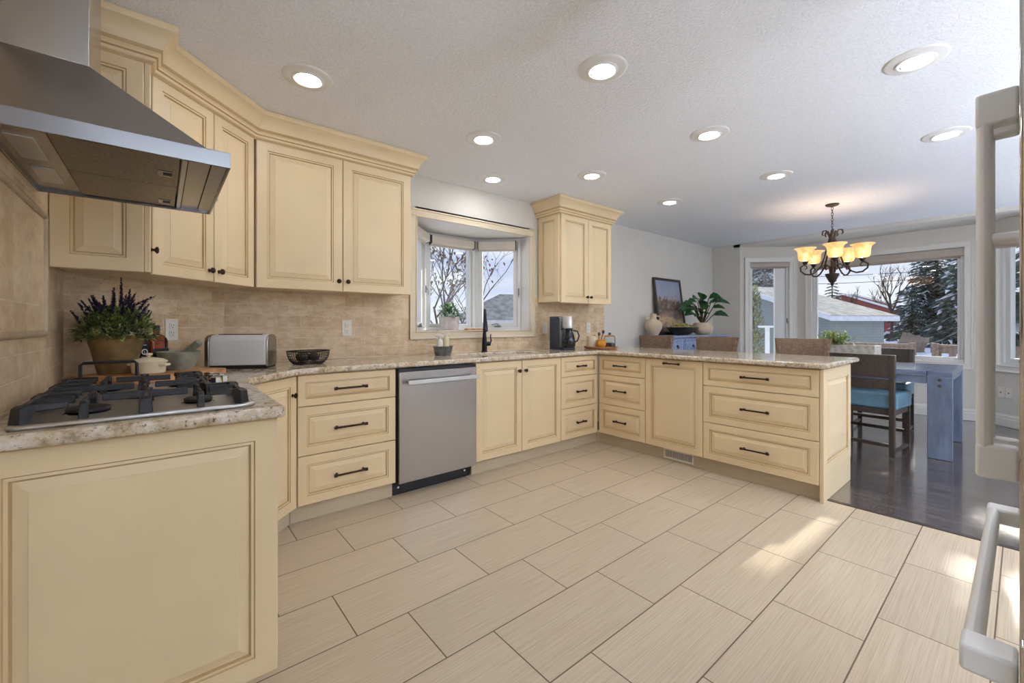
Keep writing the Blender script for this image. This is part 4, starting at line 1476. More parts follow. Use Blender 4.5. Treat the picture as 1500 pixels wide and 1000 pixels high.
q = at(229, 500, d=2.06)
b1 = flask('liquor_bottle', 'square amber glass bottle with a black label and black cap behind the casserole', (q.x, q.y, BT + .001), .088, .05, .135, .185, M['amber'], M['blackplastic'], ca)
lb = MB().box(-.0395, -.0264, .02, .0395, -.0256, .10).build('label', M['label_k'], b1)
mb = MB()
for z_, w_ in ((.075, .026), (.067, .018), (.045, .03)):
    mb.box(-w_ / 2 + .01, -.0270, z_, w_ / 2 + .01, -.0266, z_ + .0022)
mb.build('print', M['paper'], lb)
q = at(205, 500, d=1.99)
b2 = flask('dark_bottle', 'dark bottle with white printed label beside the lavender pot', (q.x, q.y, BT + .001), .056, .05, .14, .172, M['label_g'], M['paper'], ca)
lb = MB().box(-.024, -.0264, .012, .024, -.0256, .132).build('label', M['label_g'], b2)
mb = MB()
for z_, w_ in ((.118, .016), (.036, .034), (.028, .034), (.020, .026)):
    mb.box(-w_ / 2, -.0272, z_, w_ / 2, -.0266, z_ + .003)
mb.lathe([(.010, 0), (.014, 0), (.014, .0006), (.010, .0006)], 18, M=Matrix.Translation((0, -.0266, .088)) @ Matrix.Rotation(radians(90), 4, 'X'))
for i in range(5):
    mb.box(-.014 + i * .0062, -.0272, .062, -.0105 + i * .0062, -.0266, .0655)
    mb.box(-.003, -.0272, .080 + i * .0028, .003 - i * .0006, -.0266, .0815 + i * .0028)
mb.build('print', M['paper'], lb)

q = at(218, 500, d=1.87)
co = thing('mini_casserole', 'small ivory enamel casserole with a knobbed lid behind the cooktop grates', 'pot', (q.x, q.y, BT + .001))
MB().lathe([(0, 0), (.052, 0), (.058, .006), (.062, .045), (.064, .05), (.060, .05), (.055, .01), (0, .008)], 32).build('pot', M['ceramic2'], co)
for s_ in (-1, 1):
    u = camr * s_
    MB().tube([u * .060 + camf * .018 + Vector((0, 0, .038)), u * .080 + camf * .012 + Vector((0, 0, .04)), u * .080 - camf * .012 + Vector((0, 0, .04)), u * .060 - camf * .018 + Vector((0, 0, .038))], .006, 8).build('handle', M['ceramic2'], co)
ld = MB().lathe([(.066, .051), (.066, .055), (.05, .064), (.02, .071), (0, .072)], 32).build('lid', M['ceramic2'], co)
MB().lathe([(0, .070), (.006, .072), (.007, .078), (.014, .083), (.013, .089), (0, .091)], 16).build('lid_knob', M['ceramic2'], ld)

q = at(262, 500, d=2.05)
mo = thing('stone_mortar', 'green grey stone mortar bowl on the wooden board', 'mortar', (q.x, q.y, BT + .001))
MB().lathe([(0, 0), (.056, 0), (.058, .012), (.062, .018), (.082, .06), (.087, .085), (.084, .087), (.076, .082), (.06, .04), (.03, .022), (0, .02)], 32).build('bowl', M['mortar'], mo)
ps = thing('stone_pestle', 'grey stone pestle leaning out of the mortar', 'pestle', (q.x, q.y, BT + .001))
u = camr * .92 + camf * .2
MB().tube([u * -.012 + Vector((0, 0, .045)), u * .0 + Vector((0, 0, .056)), u * .04 + Vector((0, 0, .088)), u * .075 + Vector((0, 0, .115)), u * .092 + Vector((0, 0, .129)), u * .099 + Vector((0, 0, .134))], [.014, .019, .015, .017, .018, .010], 14).build('shaft', M['mortar'], ps)

# toaster, front face towards the room
ta = at(302, 540, d=2.35); tbp = at(394, 533, d=2.42)
q = (ta + tbp) / 2
tang = atan2(tbp.y - ta.y, tbp.x - ta.x)
tl = Vector((tbp.x - ta.x, tbp.y - ta.y, 0)).length - .012
to = thing('toaster', 'long brushed steel toaster with dark ends, in the counter corner', 'toaster', (ta.x, ta.y, CT + .001), tang)
TH, TD = .195, .17
mb = MB()
prof = [(0, .02), (0, .155), (.012, .178), (.04, TH - .004), (.085, TH), (.13, TH - .004), (.158, .178), (TD, .155), (TD, .02)]
mb.xprism(prof, .012, tl - .006)
mb.build('shell', M['toaster'], to, bevel=.006)
mb = MB()
prof2 = [(y * .98 + .0017, z if z > .03 else .012) for y, z in prof]
for xa, xb in ((-.012, .0125), (tl - .0065, tl + .004)):
    MB().xprism(prof2, xa, xb).build('end_cap', M['steel'], to, bevel=.005)
MB().box(-.008, .006, 0, tl, TD - .006, .0195).build('base', M['blackplastic'], to, bevel=.004)
MB().box(-.026, .065, .115, -.0125, .105, .14).build('lever', M['blackplastic'], to, bevel=.003)
mb = MB()
for y in (.05, .095):
    mb.box(.04, y, TH - .006, tl - .04, y + .028, TH + .0008)
mb.build('slot', M['dark'], to)

# wire basket
q = at(452, 500, d=2.72)
wb = thing('wire_basket', 'black wire basket holding dark fruit on the counter under the big wall cabinet', 'basket', (q.x, q.y, CT + .001), .1)
mb = MB()
A_, B_ = .128, .09


def oval(s_, z_, n=28):
    return [(A_ * s_ * cos(2 * pi * k / n), B_ * s_ * sin(2 * pi * k / n), z_) for k in range(n + 1)]


for s_, z_, r2 in ((1.0, .082, .0045), (.985, .066, .002), (.96, .05, .002), (.91, .034, .002), (.83, .018, .002), (.72, .004, .003)):
    mb.tube(oval(s_, z_), r2, 6, caps=False)
for k_ in range(44):
    t3 = 2 * pi * k_ / 44
    mb.tube([(A_ * s_ * cos(t3), B_ * s_ * sin(t3), z_) for s_, z_ in ((1, .082), (.985, .066), (.96, .05), (.91, .034), (.83, .018), (.72, .004), (.3, .004))], .0016, 5, caps=False)
mb.build('wirework', M['wire'], wb)
M['fruit'] = paint('dark skinned fruit', (52, 44, 40), 0.5, var=0.3, scale=30, bump=.2, bscale=120)
for (x_, y_, r2) in ((-.045, -.01, .034), (.035, .012, .033), (-.005, .04, .03)):
    o = MB().sphere((0, 0, 0), r2, 18, 0, .92).build('avocado', M['fruit'], None, loc=(q.x + x_, q.y + y_, CT + .012 + r2))
    tag(o, 'dark round fruit in the black wire basket', 'fruit', 'fruit in the wire basket')

# soap caddy with two spray bottles
q = at(649, 500, d=3.47)
cd_ = thing('soap_caddy', 'small galvanized oval tub holding spray bottles, left of the sink', 'caddy', (q.x, q.y, CT + .001))
MB().lathe([(0, 0), (.062, 0), (.064, .004), (.076, .066), (.080, .072), (.079, .075), (.073, .068), (.061, .006), (0, .005)], 32, sx=1.08, sy=.8).build('tub', M['galv'], cd_)
mb = MB()
mb.tube([(.080 * 1.08 * cos(2 * pi * k / 28), .080 * .8 * sin(2 * pi * k / 28), .074) for k in range(29)], .0035, 6, caps=False)
for z_ in (.022, .046):
    s_ = .066 + .014 * z_ / .07
    mb.tube([(s_ * 1.08 * cos(2 * pi * k / 28), s_ * .8 * sin(2 * pi * k / 28), z_) for k in range(29)], .002, 6, caps=False)
mb.build('hoop', M['galv'], cd_)


def spray(label, off, body, h, rz, trig=True):
    p_ = Vector((q.x, q.y, CT + .007)) + off
    t2 = thing('spray_bottle', label, 'bottle', p_, rz, 'bottles in the soap tub')
    MB().lathe([(0, 0), (.024, 0), (.025, .004), (.025, h * .62), (.021, h * .72), (.010, h * .80), (.010, h * .86), (0, h * .86)], 20).build('bottle', body, t2)
    mb = MB()
    mb.cyl((0, 0, h * .82), (0, 0, h * .90), .0125, n=14)
    mb.box(-.034, -.010, h * .90, .022, .010, h)
    mb.box(-.046, -.005, h * .93, -.033, .005, h * .98)
    mb.xprism([(-.004, 0), (.004, 0), (.004, .01), (-.004, .01)], -.034, -.034)
    mb.build('trigger_head', M['white'], t2, bevel=.003)
    MB().tube([(-.022, 0, h * .90), (-.028, 0, h * .83), (-.024, 0, h * .76)], .0035, 6).build('trigger', M['white'], t2)
    return t2


spray('white spray bottle in the soap tub, the taller of the two', Vector((.030, .0, 0)), M['spray'], .185, -YAW)
spray('clear spray bottle in the soap tub, the one further left', Vector((-.030, 0, 0)), M['white'], .165, -YAW)

# plant and small wood tray on the window sill
wp = Vector((at(658, 480, Y=3.60).x, 3.60, WZ0))
pl_ = thing('sill_plant', 'small leafy green plant in a ribbed clear pot on the sink window sill', 'potted plant', wp + Vector((0, 0, .001)))
M['ribbed'] = paint('ribbed pinkish glass', (212, 200, 192), 0.25, var=.1, scale=20)
mb = MB()
n4 = 48
for z0_, z1_, r0_, r1_ in ((0, .135, .085, .098),):
    vs_ = []
    for r4, z4 in ((r0_, z0_), (r1_, z1_), (r1_ - .008, z1_), (r0_ - .004, .01)):
        for k4 in range(n4):
            t4 = 2 * pi * k4 / n4
            r5 = r4 * (1 + (.05 if k4 % 4 < 2 else 0))
            vs_.append((r5 * cos(t4), r5 * sin(t4), z4))
    fs_ = [(i4 * n4 + k4, i4 * n4 + (k4 + 1) % n4, (i4 + 1) * n4 + (k4 + 1) % n4, (i4 + 1) * n4 + k4) for i4 in range(3) for k4 in range(n4)]
    fs_ += [tuple(range(n4))[::-1], tuple(3 * n4 + k4 for k4 in range(n4))]
    mb.add(vs_, fs_)
mb.build('pot', M['ribbed'], pl_)
mb = MB()
for i in range(260):
    a_ = R.uniform(0, 2 * pi); el = R.uniform(.0, 1.3)
    d_ = Vector((cos(a_) * cos(el), sin(a_) * cos(el), sin(el)))
    p_ = Vector((0, 0, .135)) + Vector((d_.x * .125, d_.y * .09, d_.z * .13)) * R.uniform(.4, 1)
    leaf(mb, p_, d_ + Vector((R.uniform(-.5, .5), R.uniform(-.5, .5), R.uniform(-.2, .5))), R.uniform(.04, .06), R.uniform(.018, .028), R.randint(0, 1), .4)
for i in range(24):
    a_ = R.uniform(0, 2 * pi)
    mb.tube([(0, 0, .06), (cos(a_) * .03, sin(a_) * .03, .13), (cos(a_) * .06, sin(a_) * .06, .18)], .002, 5, 1)
mb.build('foliage', [M['leaf2'], M['leaf']], pl_, smooth=0)
wt0 = at(683, 481, Y=3.60)
o = MB().box(0, 0, 0, .20, .05, .022).build('sill_block', M['board'], None, bevel=.003, loc=(wt0.x, 3.585, WZ0 + .0005))
tag(o, 'narrow strip of orange wood lying on the sink window sill behind the faucet', 'wood block')

# coffee maker
cm = at(812.5, 500, Y=3.03)
cf = thing('coffee_maker', 'black and silver coffee maker with a glass carafe under the small wall cabinet', 'coffee maker', (cm.x + .0, 2.90, CT + .001), 0)
HCM = .335
MB().box(0.0, .0, 0, .165, .205, .022).build('base', M['navy'], cf, bevel=.004)
MB().box(0.0, .075, .022, .165, .205, HCM).build('water_tower', M['navy'], cf, bevel=.006)
MB().box(.004, .0705, .022, .161, .0752, HCM - .004).build('front_plate', M['silver'], cf, bevel=.001)
MB().box(-.003, .062, .014, .006, .2, HCM - .012).build('side_panel', M['navy'], cf, bevel=.003)
MB().lathe([(0, .215), (.050, .215), (.055, .22), (.055, .325), (.050, HCM), (0, HCM)], 24, c=(.085, .03, 0)).build('brew_head', M['silver'], cf)
cv = MB().lathe([(0, .023), (.054, .023), (.066, .04), (.066, .085), (.052, .15), (.036, .185), (.040, .205), (.036, .206), (.03, .186), (.05, .145), (.06, .085), (.06, .045), (0, .03)], 28, c=(.085, .015, 0)).build('carafe', M['carafe'], cf)
MB().tube([(.115, -.015, .195), (.145, -.045, .185), (.16, -.055, .14), (.145, -.045, .09), (.125, -.025, .075)], .008, 8).build('carafe_handle', M['navy'], cv)
MB().lathe([(0, .214), (.030, .214), (.040, .208), (.040, .204), (0, .204)], 20, c=(.085, .015, 0)).build('carafe_lid', M['navy'], cv)
mb = MB()
for i in range(5):
    mb.box(.036, .0695, .20 + i * .018, .052, .0708, .211 + i * .018)
mb.build('button', M['dark'], cf)

# tray with candle, honey pot, jar, wooden scoops
tq = at(880, 500, d=4.50)
TR = Vector((tq.x, tq.y, CT + .001))
tr = thing('round_tray', 'round wooden tray beside the coffee maker holding a candle, honey pot and jar', 'tray', TR)
MB().lathe([(0, 0), (.155, 0), (.175, .008), (.178, .024), (.170, .024), (.165, .012), (0, .010)], 40).build('dish', M['board_red'], tr)
TZ = Vector((0, 0, .0135))
p_ = TR + camr * -.10 + TZ
o = thing('pillar_candle', 'ivory pillar candle on the round tray', 'candle', p_)
MB().lathe([(0, 0), (.046, 0), (.048, .004), (.048, .115), (.044, .118), (.03, .112), (0, .111)], 28).build('wax', M['ceramic2'], o)
MB().cyl((0, 0, .11), (.002, 0, .122), .0016, n=6).build('wick', M['dark'], o)
p_ = TR + camr * -.005 - camf * .055 + TZ
o = thing('honey_pot', 'small amber yellow ribbed pot on the front of the round tray', 'pot', p_)
mb = MB()
vs_, fs_ = [], []
pr_ = [(0.001, 0), (.032, 0), (.046, .02), (.050, .04), (.044, .06), (.036, .072), (.040, .082), (.038, .084), (.001, .078)]
n5 = 40
for r5, z5 in pr_:
    for k5 in range(n5):
        rr_ = r5 * (1 + (.04 * cos(k5 * 2 * pi / 4) if .005 < z5 < .065 else 0))
        vs_.append((rr_ * cos(2 * pi * k5 / n5), rr_ * sin(2 * pi * k5 / n5), z5))
for i5 in range(len(pr_) - 1):
    for k5 in range(n5):
        fs_.append((i5 * n5 + k5, i5 * n5 + (k5 + 1) % n5, (i5 + 1) * n5 + (k5 + 1) % n5, (i5 + 1) * n5 + k5))
fs_ += [tuple(range(n5))[::-1], tuple((len(pr_) - 1) * n5 + k for k in range(n5))]
mb.add(vs_, fs_)
mb.build('pot', M['yellow'], o)
p_ = TR + camr * .095 + TZ
o = thing('glass_jar', 'clear glass jar of dark coffee beans with a wooden lid on the round tray', 'jar', p_)
MB().lathe([(0, 0), (.056, 0), (.06, .005), (.06, .095), (.054, .110), (.050, .110), (.055, .094), (.056, .006), (0, .004)], 32).build('glass', M['jar'], o)
MB().lathe([(0, .0045), (.0545, .0065), (.0545, .040), (.03, .048), (0, .046)], 24).build('contents', M['coffee'], o)
lid_ = MB().lathe([(.0, .111), (.056, .111), (.058, .118), (.045, .126), (.012, .130), (0, .131)], 28).build('lid', M['board'], o)
MB().lathe([(0, .129), (.010, .131), (.016, .142), (.012, .153), (0, .156)], 16).build('lid_knob', M['chair_wood'], lid_)
p_ = TR + camr * -.01 + camf * .085 + TZ
o = thing('utensil_cup', 'small cup with a few wooden scoops standing behind the honey pot', 'cup', p_)
MB().lathe([(0, 0), (.030, 0), (.034, .07), (.031, .07), (.028, .004), (0, .004)], 24).build('cup', M['ceramic'], o)
for dx, dz, m_ in ((-.035, .10, 'board'), (.01, .125, 'shade_wood'), (.055, .15, 'chair_wood')):
    e_ = camr * dx + Vector((0, 0, dz))
    sc2 = thing('wooden_scoop', {'board': 'pale wooden scoop in the cup on the tray', 'shade_wood': 'brown wooden spoon in the cup on the tray', 'chair_wood': 'dark wooden scoop, the tallest in the cup on the tray'}[m_], 'utensil', p_)
    mb = MB().tube([camr * dx * .15 + Vector((0, 0, .006)), e_ * .8, e_], [.004, .0045, .005], 8)
    mb.sphere(tuple(e_ + Vector((0, 0, .012))), .016, 12, 0, 1.3)
    mb.build('shaft', M[m_], sc2)

# ------------------------------------------------------------------ dining side: stools, sideboard, decor


def stool_at(label, yc, w, x=4.72, rz=0, proto=None):
    if proto:
        return copy_tree(proto, (x, yc, 0), rz, label)
    t2 = thing('counter_stool', label, 'stool', (x, yc, 0), rz, 'counter stools at the peninsula')
    # local: back plane at x=0 leaning to +x, seat towards -x (the counter)
    hw2 = w / 2
    for sy in (-1, 1):
        y = sy * (hw2 - .025)
        MB().add([(-.02, y - .02, 0), (.02, y - .02, 0), (.02, y + .02, 0), (-.02, y + .02, 0), (.045, y - .018, 1.0), (.075, y - .018, 1.0), (.075, y + .018, 1.0), (.045, y + .018, 1.0)],
                 [(0, 3, 2, 1), (4, 5, 6, 7), (0, 1, 5, 4), (1, 2, 6, 5), (2, 3, 7, 6), (3, 0, 4, 7)]).build('leg', M['stool_wood'], t2, bevel=.003)
        MB().box(-.42, y - .02, 0, -.38, y + .02, .61).build('leg', M['stool_wood'], t2, bevel=.003)
        MB().box(-.385, y - .012, .22, .0, y + .012, .25).build('stretcher', M['stool_wood'], t2, bevel=.002)
    MB().box(-.39, -hw2 + .03, .30, -.36, hw2 - .03, .33).build('foot_rail', M['stool_wood'], t2, bevel=.002)
    MB().box(-.43, -hw2, .58, .02, hw2, .62).build('seat_frame', M['stool_wood'], t2, bevel=.003)
    MB().box(-.425, -hw2 + .008, .6205, .018, hw2 - .008, .69).build('seat', M['teal'], t2, bevel=.015, seg=3)
    # curved top rail, flaring outward at the top
    mb = MB()
    n6 = 8
    vs_ = []
    for i6 in range(n6 + 1):
        f6 = -1 + 2 * i6 / n6
        bow = .02 * (1 - f6 * f6)
        for z6, fl6, off in ((.84, -.012, .028), (.84, -.012, .052), (1.03, .012, .062 + .0), (1.03, .012, .040)):
            vs_.append((off + bow + (.02 if z6 > .9 else 0), f6 * (hw2 + fl6), z6))
    fs_ = []
    for i6 in range(n6):
        for k6 in range(4):
            fs_.append((i6 * 4 + k6, i6 * 4 + (k6 + 1) % 4, (i6 + 1) * 4 + (k6 + 1) % 4, (i6 + 1) * 4 + k6))
    fs_ += [(0, 1, 2, 3), tuple(n6 * 4 + k6 for k6 in (3, 2, 1, 0))]
    mb.add(vs_, fs_)
    mb.build('back_rail', M['stool_wood'], t2, bevel=.003)
    return t2


st = stool_at('brown wooden counter stool furthest along the peninsula, in front of the sideboard vase', 2.945, .45)
stool_at('brown wooden counter stool in the middle of the three, right of the sideboard drawer', 2.19, .46, proto=st)
stool_at('brown wooden counter stool nearest the open end of the peninsula, below the chandelier', 1.37, .45, proto=st)

sbx0, sbx1, sby = 4.93, 6.60, 2.86
sb = thing('sideboard', 'blue painted sideboard with ring-pull drawers against the dining wall', 'sideboard', (sbx0, sby, 0), 0)
sw, sdp = sbx1 - sbx0, YW - sby - .02
MB().box(-.02, -.02, .995, sw + .02, sdp, 1.025).build('top', M['sideboard'], sb, bevel=.006)
MB().box(0, .015, .12, sw, sdp - .005, .994).build('body', M['sideboard'], sb, bevel=.003)
for x_ in (0.0, sw - .05):
    for y_ in (.018, sdp - .06):
        MB().box(x_ + .002, y_, 0, x_ + .05, y_ + .05, .119).build('leg', M['sideboard'], sb)
nd = 4
for i in range(nd):
    a_, b_ = .02 + i * (sw - .04) / nd, .02 + (i + 1) * (sw - .04) / nd
    d_ = MB().panel(a_ + .008, b_ - .008, .80, .975, y=.0, t=.0145, stile=.02, glaze=0).build('drawer', M['sideboard'], sb)
    mb = MB().lathe([(0, .006), (.016, .005), (.019, 0), (0, 0)], 16, M=Matrix.Translation(((a_ + b_) / 2, .002, .885)) @ Matrix.Rotation(radians(90), 4, 'X'))
    mb.tube([((a_ + b_) / 2 + .018 * sin(t4), -.012, .872 - .018 * cos(t4)) for t4 in [2 * pi * k / 14 for k in range(15)]], .003, 6, caps=False)
    mb.build('ring_pull', M['faucet'], d_)
    d_ = MB().panel(a_ + .008, b_ - .008, .14, .785, y=.0, t=.0145, stile=.05, glaze=0).build('door', M['sideboard'], sb)
    k = MB(); knob_mesh(k, 0, .8)
    k.build('knob', M['faucet'], d_, loc=((b_ - .04) if i % 2 == 0 else (a_ + .04), .0, .55))
STZ = 1.026
q = at(957, 489, Y=3.12)
va = thing('clay_vase', 'cream clay vase with two small ear handles at the left end of the sideboard', 'vase', (q.x, 3.12, STZ))
MB().lathe([(0, 0), (.060, 0), (.066, .006), (.105, .09), (.112, .135), (.095, .18), (.05, .205), (.040, .225), (.040, .275), (.046, .285), (.040, .285), (.034, .275), (.034, .225), (0, .2)], 32).build('body', M['ceramic'], va)
for s_ in (-1, 1):
    MB().tube([camr * s_ * .075 + Vector((0, 0, .195)), camr * s_ * .092 + Vector((0, 0, .225)), camr * s_ * .075 + Vector((0, 0, .252)), camr * s_ * .040 + Vector((0, 0, .255))], .009, 8).build('handle', M['ceramic'], va)
# framed painting leaning on the wall
fl0 = at(966, 489, Y=3.16); fr0 = at(1002, 487, Y=3.16)
pw = fr0.x - fl0.x + .06
pic = thing('framed_painting', 'tall dark-framed landscape painting leaning on the dining wall above the sideboard', 'painting', (fl0.x, 3.145, STZ + .006), 0)
pic.rotation_euler = (radians(-7.5), 0, 0)
mb = MB()
PHH = .80
ring(mb, 0, pw, 0, PHH, .035, 0, .035)
mb.build('frame', M['frame'], pic, bevel=.003)
MB().box(.033, .012, .033, pw - .033, .02, PHH - .033).build('canvas', M['painting'], pic)
q = at(1000, 486, Y=2.97)
bw = thing('dough_bowl', 'dark wooden dough bowl filled with dried moss on the sideboard', 'bowl', (q.x, 2.97, STZ))
mb = MB()
prof = [(0, 0), (.10, .0), (.14, .014), (.24, .075), (.275, .105), (.268, .108), (.225, .078), (.13, .03), (0, .026)]
mb.lathe(prof, 40, sx=1.25, sy=.55)
mb.build('bowl', M['bowl'], bw)
mb = MB()
for i in range(90):
    a_ = R.uniform(0, 2 * pi); rr = sqrt(R.random())
    x_, y_ = cos(a_) * rr * .25, sin(a_) * rr * .10
    mb.sphere((x_, y_, .098 + .06 * (1 - rr)), R.uniform(.014, .028), 8, 0, .8)
mb.build('moss_fill', M['moss'], bw, smooth=0)
bw.children[-1]['kind'] = 'stuff' if bw.children else None
q = at(1029, 488, Y=2.93)
fg = thing('leafy_plant', 'broad-leaved green plant in a round cream pot at the right of the sideboard', 'potted plant', (q.x, 2.93, STZ))
MB().lathe([(0, 0), (.08, 0), (.12, .03), (.14, .085), (.13, .14), (.105, .17), (.095, .17), (.115, .138), (.125, .085), (0, .08)], 32).build('pot', M['ceramic'], fg)
MB().lathe([(0, .15), (.10, .148), (.105, .14), (0, .14)], 20).build('soil', M['soil'], fg)
mb = MB(); ms = MB()
for (r2, z2, L2) in ((-.26, .36, .24), (-.22, .44, .22), (-.10, .48, .24), (.02, .50, .22), (.12, .52, .20), (.26, .46, .20), (-.20, .28, .24), (.20, .28, .22), (.08, .34, .17), (-.08, .34, .2), (-.02, .42, .2), (.22, .50, .18), (-.28, .30, .2), (-.14, .23, .2), (.05, .25, .16), (-.16, .40, .24), (-.05, .45, .22), (-.24, .40, .24), (-.18, .34, .24), (.0, .36, .22), (-.10, .30, .22), (.10, .44, .2), (.16, .38, .18), (-.30, .38, .22), (-.2, .47, .2)):
    fo = R.uniform(-.12, .05)
    tip = camr * r2 * .55 + camf * fo + Vector((0, 0, z2 * .98))
    ms.tube([(0, 0, .14), tuple(tip * .5 + Vector((0, 0, .06))), tuple(tip)], .006, 6)
    leaf(mb, tip, camr * (r2 + R.uniform(-.05, .05)) + camf * (fo * .6 - .03) + Vector((0, 0, .10)), L2, L2 * .72, 0, .5, up=(0, 0, R.uniform(.5, 1)))
mb.build('foliage', M['leaf'], fg, smooth=60)
ms.build('stem', M['stem'], fg)

# ------------------------------------------------------------------ dining table, chairs, centrepiece
TX0, TX1, TY0, TY1, TZT = 5.17, 6.14, .385, 1.95, .762
tab = thing('dining_table', 'blue grey washed wooden dining table with thick plank legs', 'table', (0, 0, 0))
mb = MB()
mb.box(TX0, TY0, TZT - .05, TX1, TY0 + .155, TZT)
mb.box(TX0, TY0 + .158, TZT - .05, TX1, TY1 - .158, TZT)
mb.box(TX0, TY1 - .155, TZT - .05, TX1, TY1, TZT)
mb.build('tabletop', M['blue_wood_x'], tab, bevel=.004)
MB().box(TX0 + .012, TY0 + .16, TZT - .115, TX0 + .05, TY1 - .16, TZT - .051).build('apron', M['blue_wood'], tab, bevel=.003)
MB().box(TX1 - .05, TY0 + .16, TZT - .115, TX1 - .012, TY1 - .16, TZT - .051).build('apron', M['blue_wood'], tab, bevel=.003)
for x0_, x1_ in ((TX0, TX0 + .055), (TX1 - .055, TX1)):
    for y0_, y1_ in ((TY0, TY0 + .155), (TY1 - .155, TY1)):
        lg = MB().box(x0_, y0_, 0, x1_, y1_, TZT - .0505).build('leg', M['blue_wood'], tab, bevel=.004)
        mb = MB()
        xo_ = x0_ if x0_ == TX0 else x1_
        sx_ = -1 if x0_ == TX0 else 1
        for z_ in (.685, .635):
            mb.cyl((xo_ - sx_ * .003, (y0_ + y1_) / 2, z_), (xo_ + sx_ * .003, (y0_ + y1_) / 2, z_), .014, n=16)
        mb.build('peg', M['chair_wood'], lg)
MB().box(TX0 + .055, TY0 + .01, TZT - .09, TX1 - .055, TY0 + .05, TZT - .0505).build('end_apron', M['blue_wood'], tab)


def dining_chair(label, loc, rz, proto=None):
    if proto:
        return copy_tree(proto, loc, rz, label)
    t2 = thing('dining_chair', label, 'chair', loc, rz, 'dining chairs with blue seats')
    # local: back at x=0, seat towards +x
    hw2 = .245
    for sy in (-1, 1):
        y = sy * (hw2 - .019)
        MB().box(-.022, y - .019, 0, .022, y + .019, .885).build('leg', M['chair_wood'], t2, bevel=.003)
        MB().box(.40, y - .019, 0, .44, y + .019, .46).build('leg', M['chair_wood'], t2, bevel=.003)
        MB().box(.0225, y - .014, .028, .3995, y + .014, .055).build('stretcher', M['chair_wood'], t2, bevel=.002)
    MB().box(-.018, -hw2 + .0385, .075, .008, hw2 - .0385, .105).build('stretcher', M['chair_wood'], t2, bevel=.002)
    MB().box(.41, -hw2 + .0385, .15, .43, hw2 - .0385, .18).build('stretcher', M['chair_wood'], t2, bevel=.002)
    MB().box(-.020, -hw2 - .006, .69, .008, hw2 + .006, .895).build('back_rail', M['chair_wood'], t2, bevel=.004)
    MB().box(-.016, -hw2 + .0385, .585, .006, hw2 - .0385, .675).build('back_slat', M['chair_wood'], t2, bevel=.003)
    MB().box(.0225, -hw2 + .01, .355, .42, hw2 - .01, .40).build('seat_frame', M['chair_wood'], t2, bevel=.003)
    MB().box(.024, -hw2 - .008, .4005, .455, hw2 + .008, .552).build('seat', M['teal'], t2, bevel=.025, seg=3)
    return t2


dc = dining_chair('dark wooden dining chair with blue seat, its back to the kitchen by the peninsula', (5.0, .965, 0), radians(-6))
dining_chair('dark wooden dining chair at the far side of the table, below the big window', (6.42, 1.02, 0), radians(180), proto=dc)

q = Vector((5.62, 1.20, TZT + .001))
cp = thing('planter_box', 'whitewashed wooden planter box with yellow-green foliage on the dining table', 'planter', q, radians(84))
mb = MB()
for x0_, y0_, x1_, y1_ in ((-.26, -.10, .26, -.085), (-.26, .085, .26, .10), (-.26, -.085, -.245, .085), (.245, -.085, .26, .085)):
    mb.box(x0_, y0_, 0, x1_, y1_, .19)
mb.box(-.245, -.085, 0, .245, .085, .012)
M['whitewash'] = wood('whitewashed wood', (150, 144, 132), (196, 190, 178), .7, (3, 14, 14))
mb.build('box', M['whitewash'], cp, bevel=.003)
MB().box(-.244, -.084, .012, .244, .084, .165).build('soil', M['soil'], cp)
mb = MB()
for i in range(330):
    a_ = R.uniform(0, 2 * pi); el = R.uniform(.1, 1.4)
    d_ = Vector((cos(a_) * cos(el), sin(a_) * cos(el), sin(el)))
    p_ = Vector((R.uniform(-.0, .22), R.uniform(-.06, .06), .165)) + Vector((d_.x * .08, d_.y * .06, d_.z * .15)) * R.uniform(.3, 1)
    leaf(mb, p_, d_ + Vector((0, 0, .3)), R.uniform(.05, .09), R.uniform(.016, .028), R.randint(0, 1), .5)
for i in range(30):
    mb.tube([(R.uniform(.0, .2), R.uniform(-.05, .05), .16), (R.uniform(.0, .22), R.uniform(-.07, .07), .27)], .003, 5, 1)
mb.build('foliage', [M['leafy'], M['leaf2']], cp, smooth=0)

# ------------------------------------------------------------------ outdoors


def ground_z(x, y):
    d_ = sqrt(max(0, x - 8) ** 2 + max(0, y - 4) ** 2) if (x > 8 or y > 4) else 0
    z = -.78 + .021 * min(d_, 60)
    z += .10 * sin(x * .35 + 1.3) * sin(y * .31) + .05 * sin(x * 1.1 + y * .8)
    return z


mb = MB()
nx, ny = 70, 70
xs = [-14 + 96 * (i / nx) for i in range(nx + 1)]
ys = [-40 + 110 * (j / ny) for j in range(ny + 1)]
vs_ = [(x, y, ground_z(x, y) if not (-1.2 < x < 8.2 and -4.3 < y < 4.2) else -.7) for x in xs for y in ys]
fs_ = [(i * (ny + 1) + j, (i + 1) * (ny + 1) + j, (i + 1) * (ny + 1) + j + 1, i * (ny + 1) + j + 1) for i in range(nx) for j in range(ny)]
mb.add(vs_, fs_)
struct(mb.build('ground_snow', M['snow'], smooth=60))



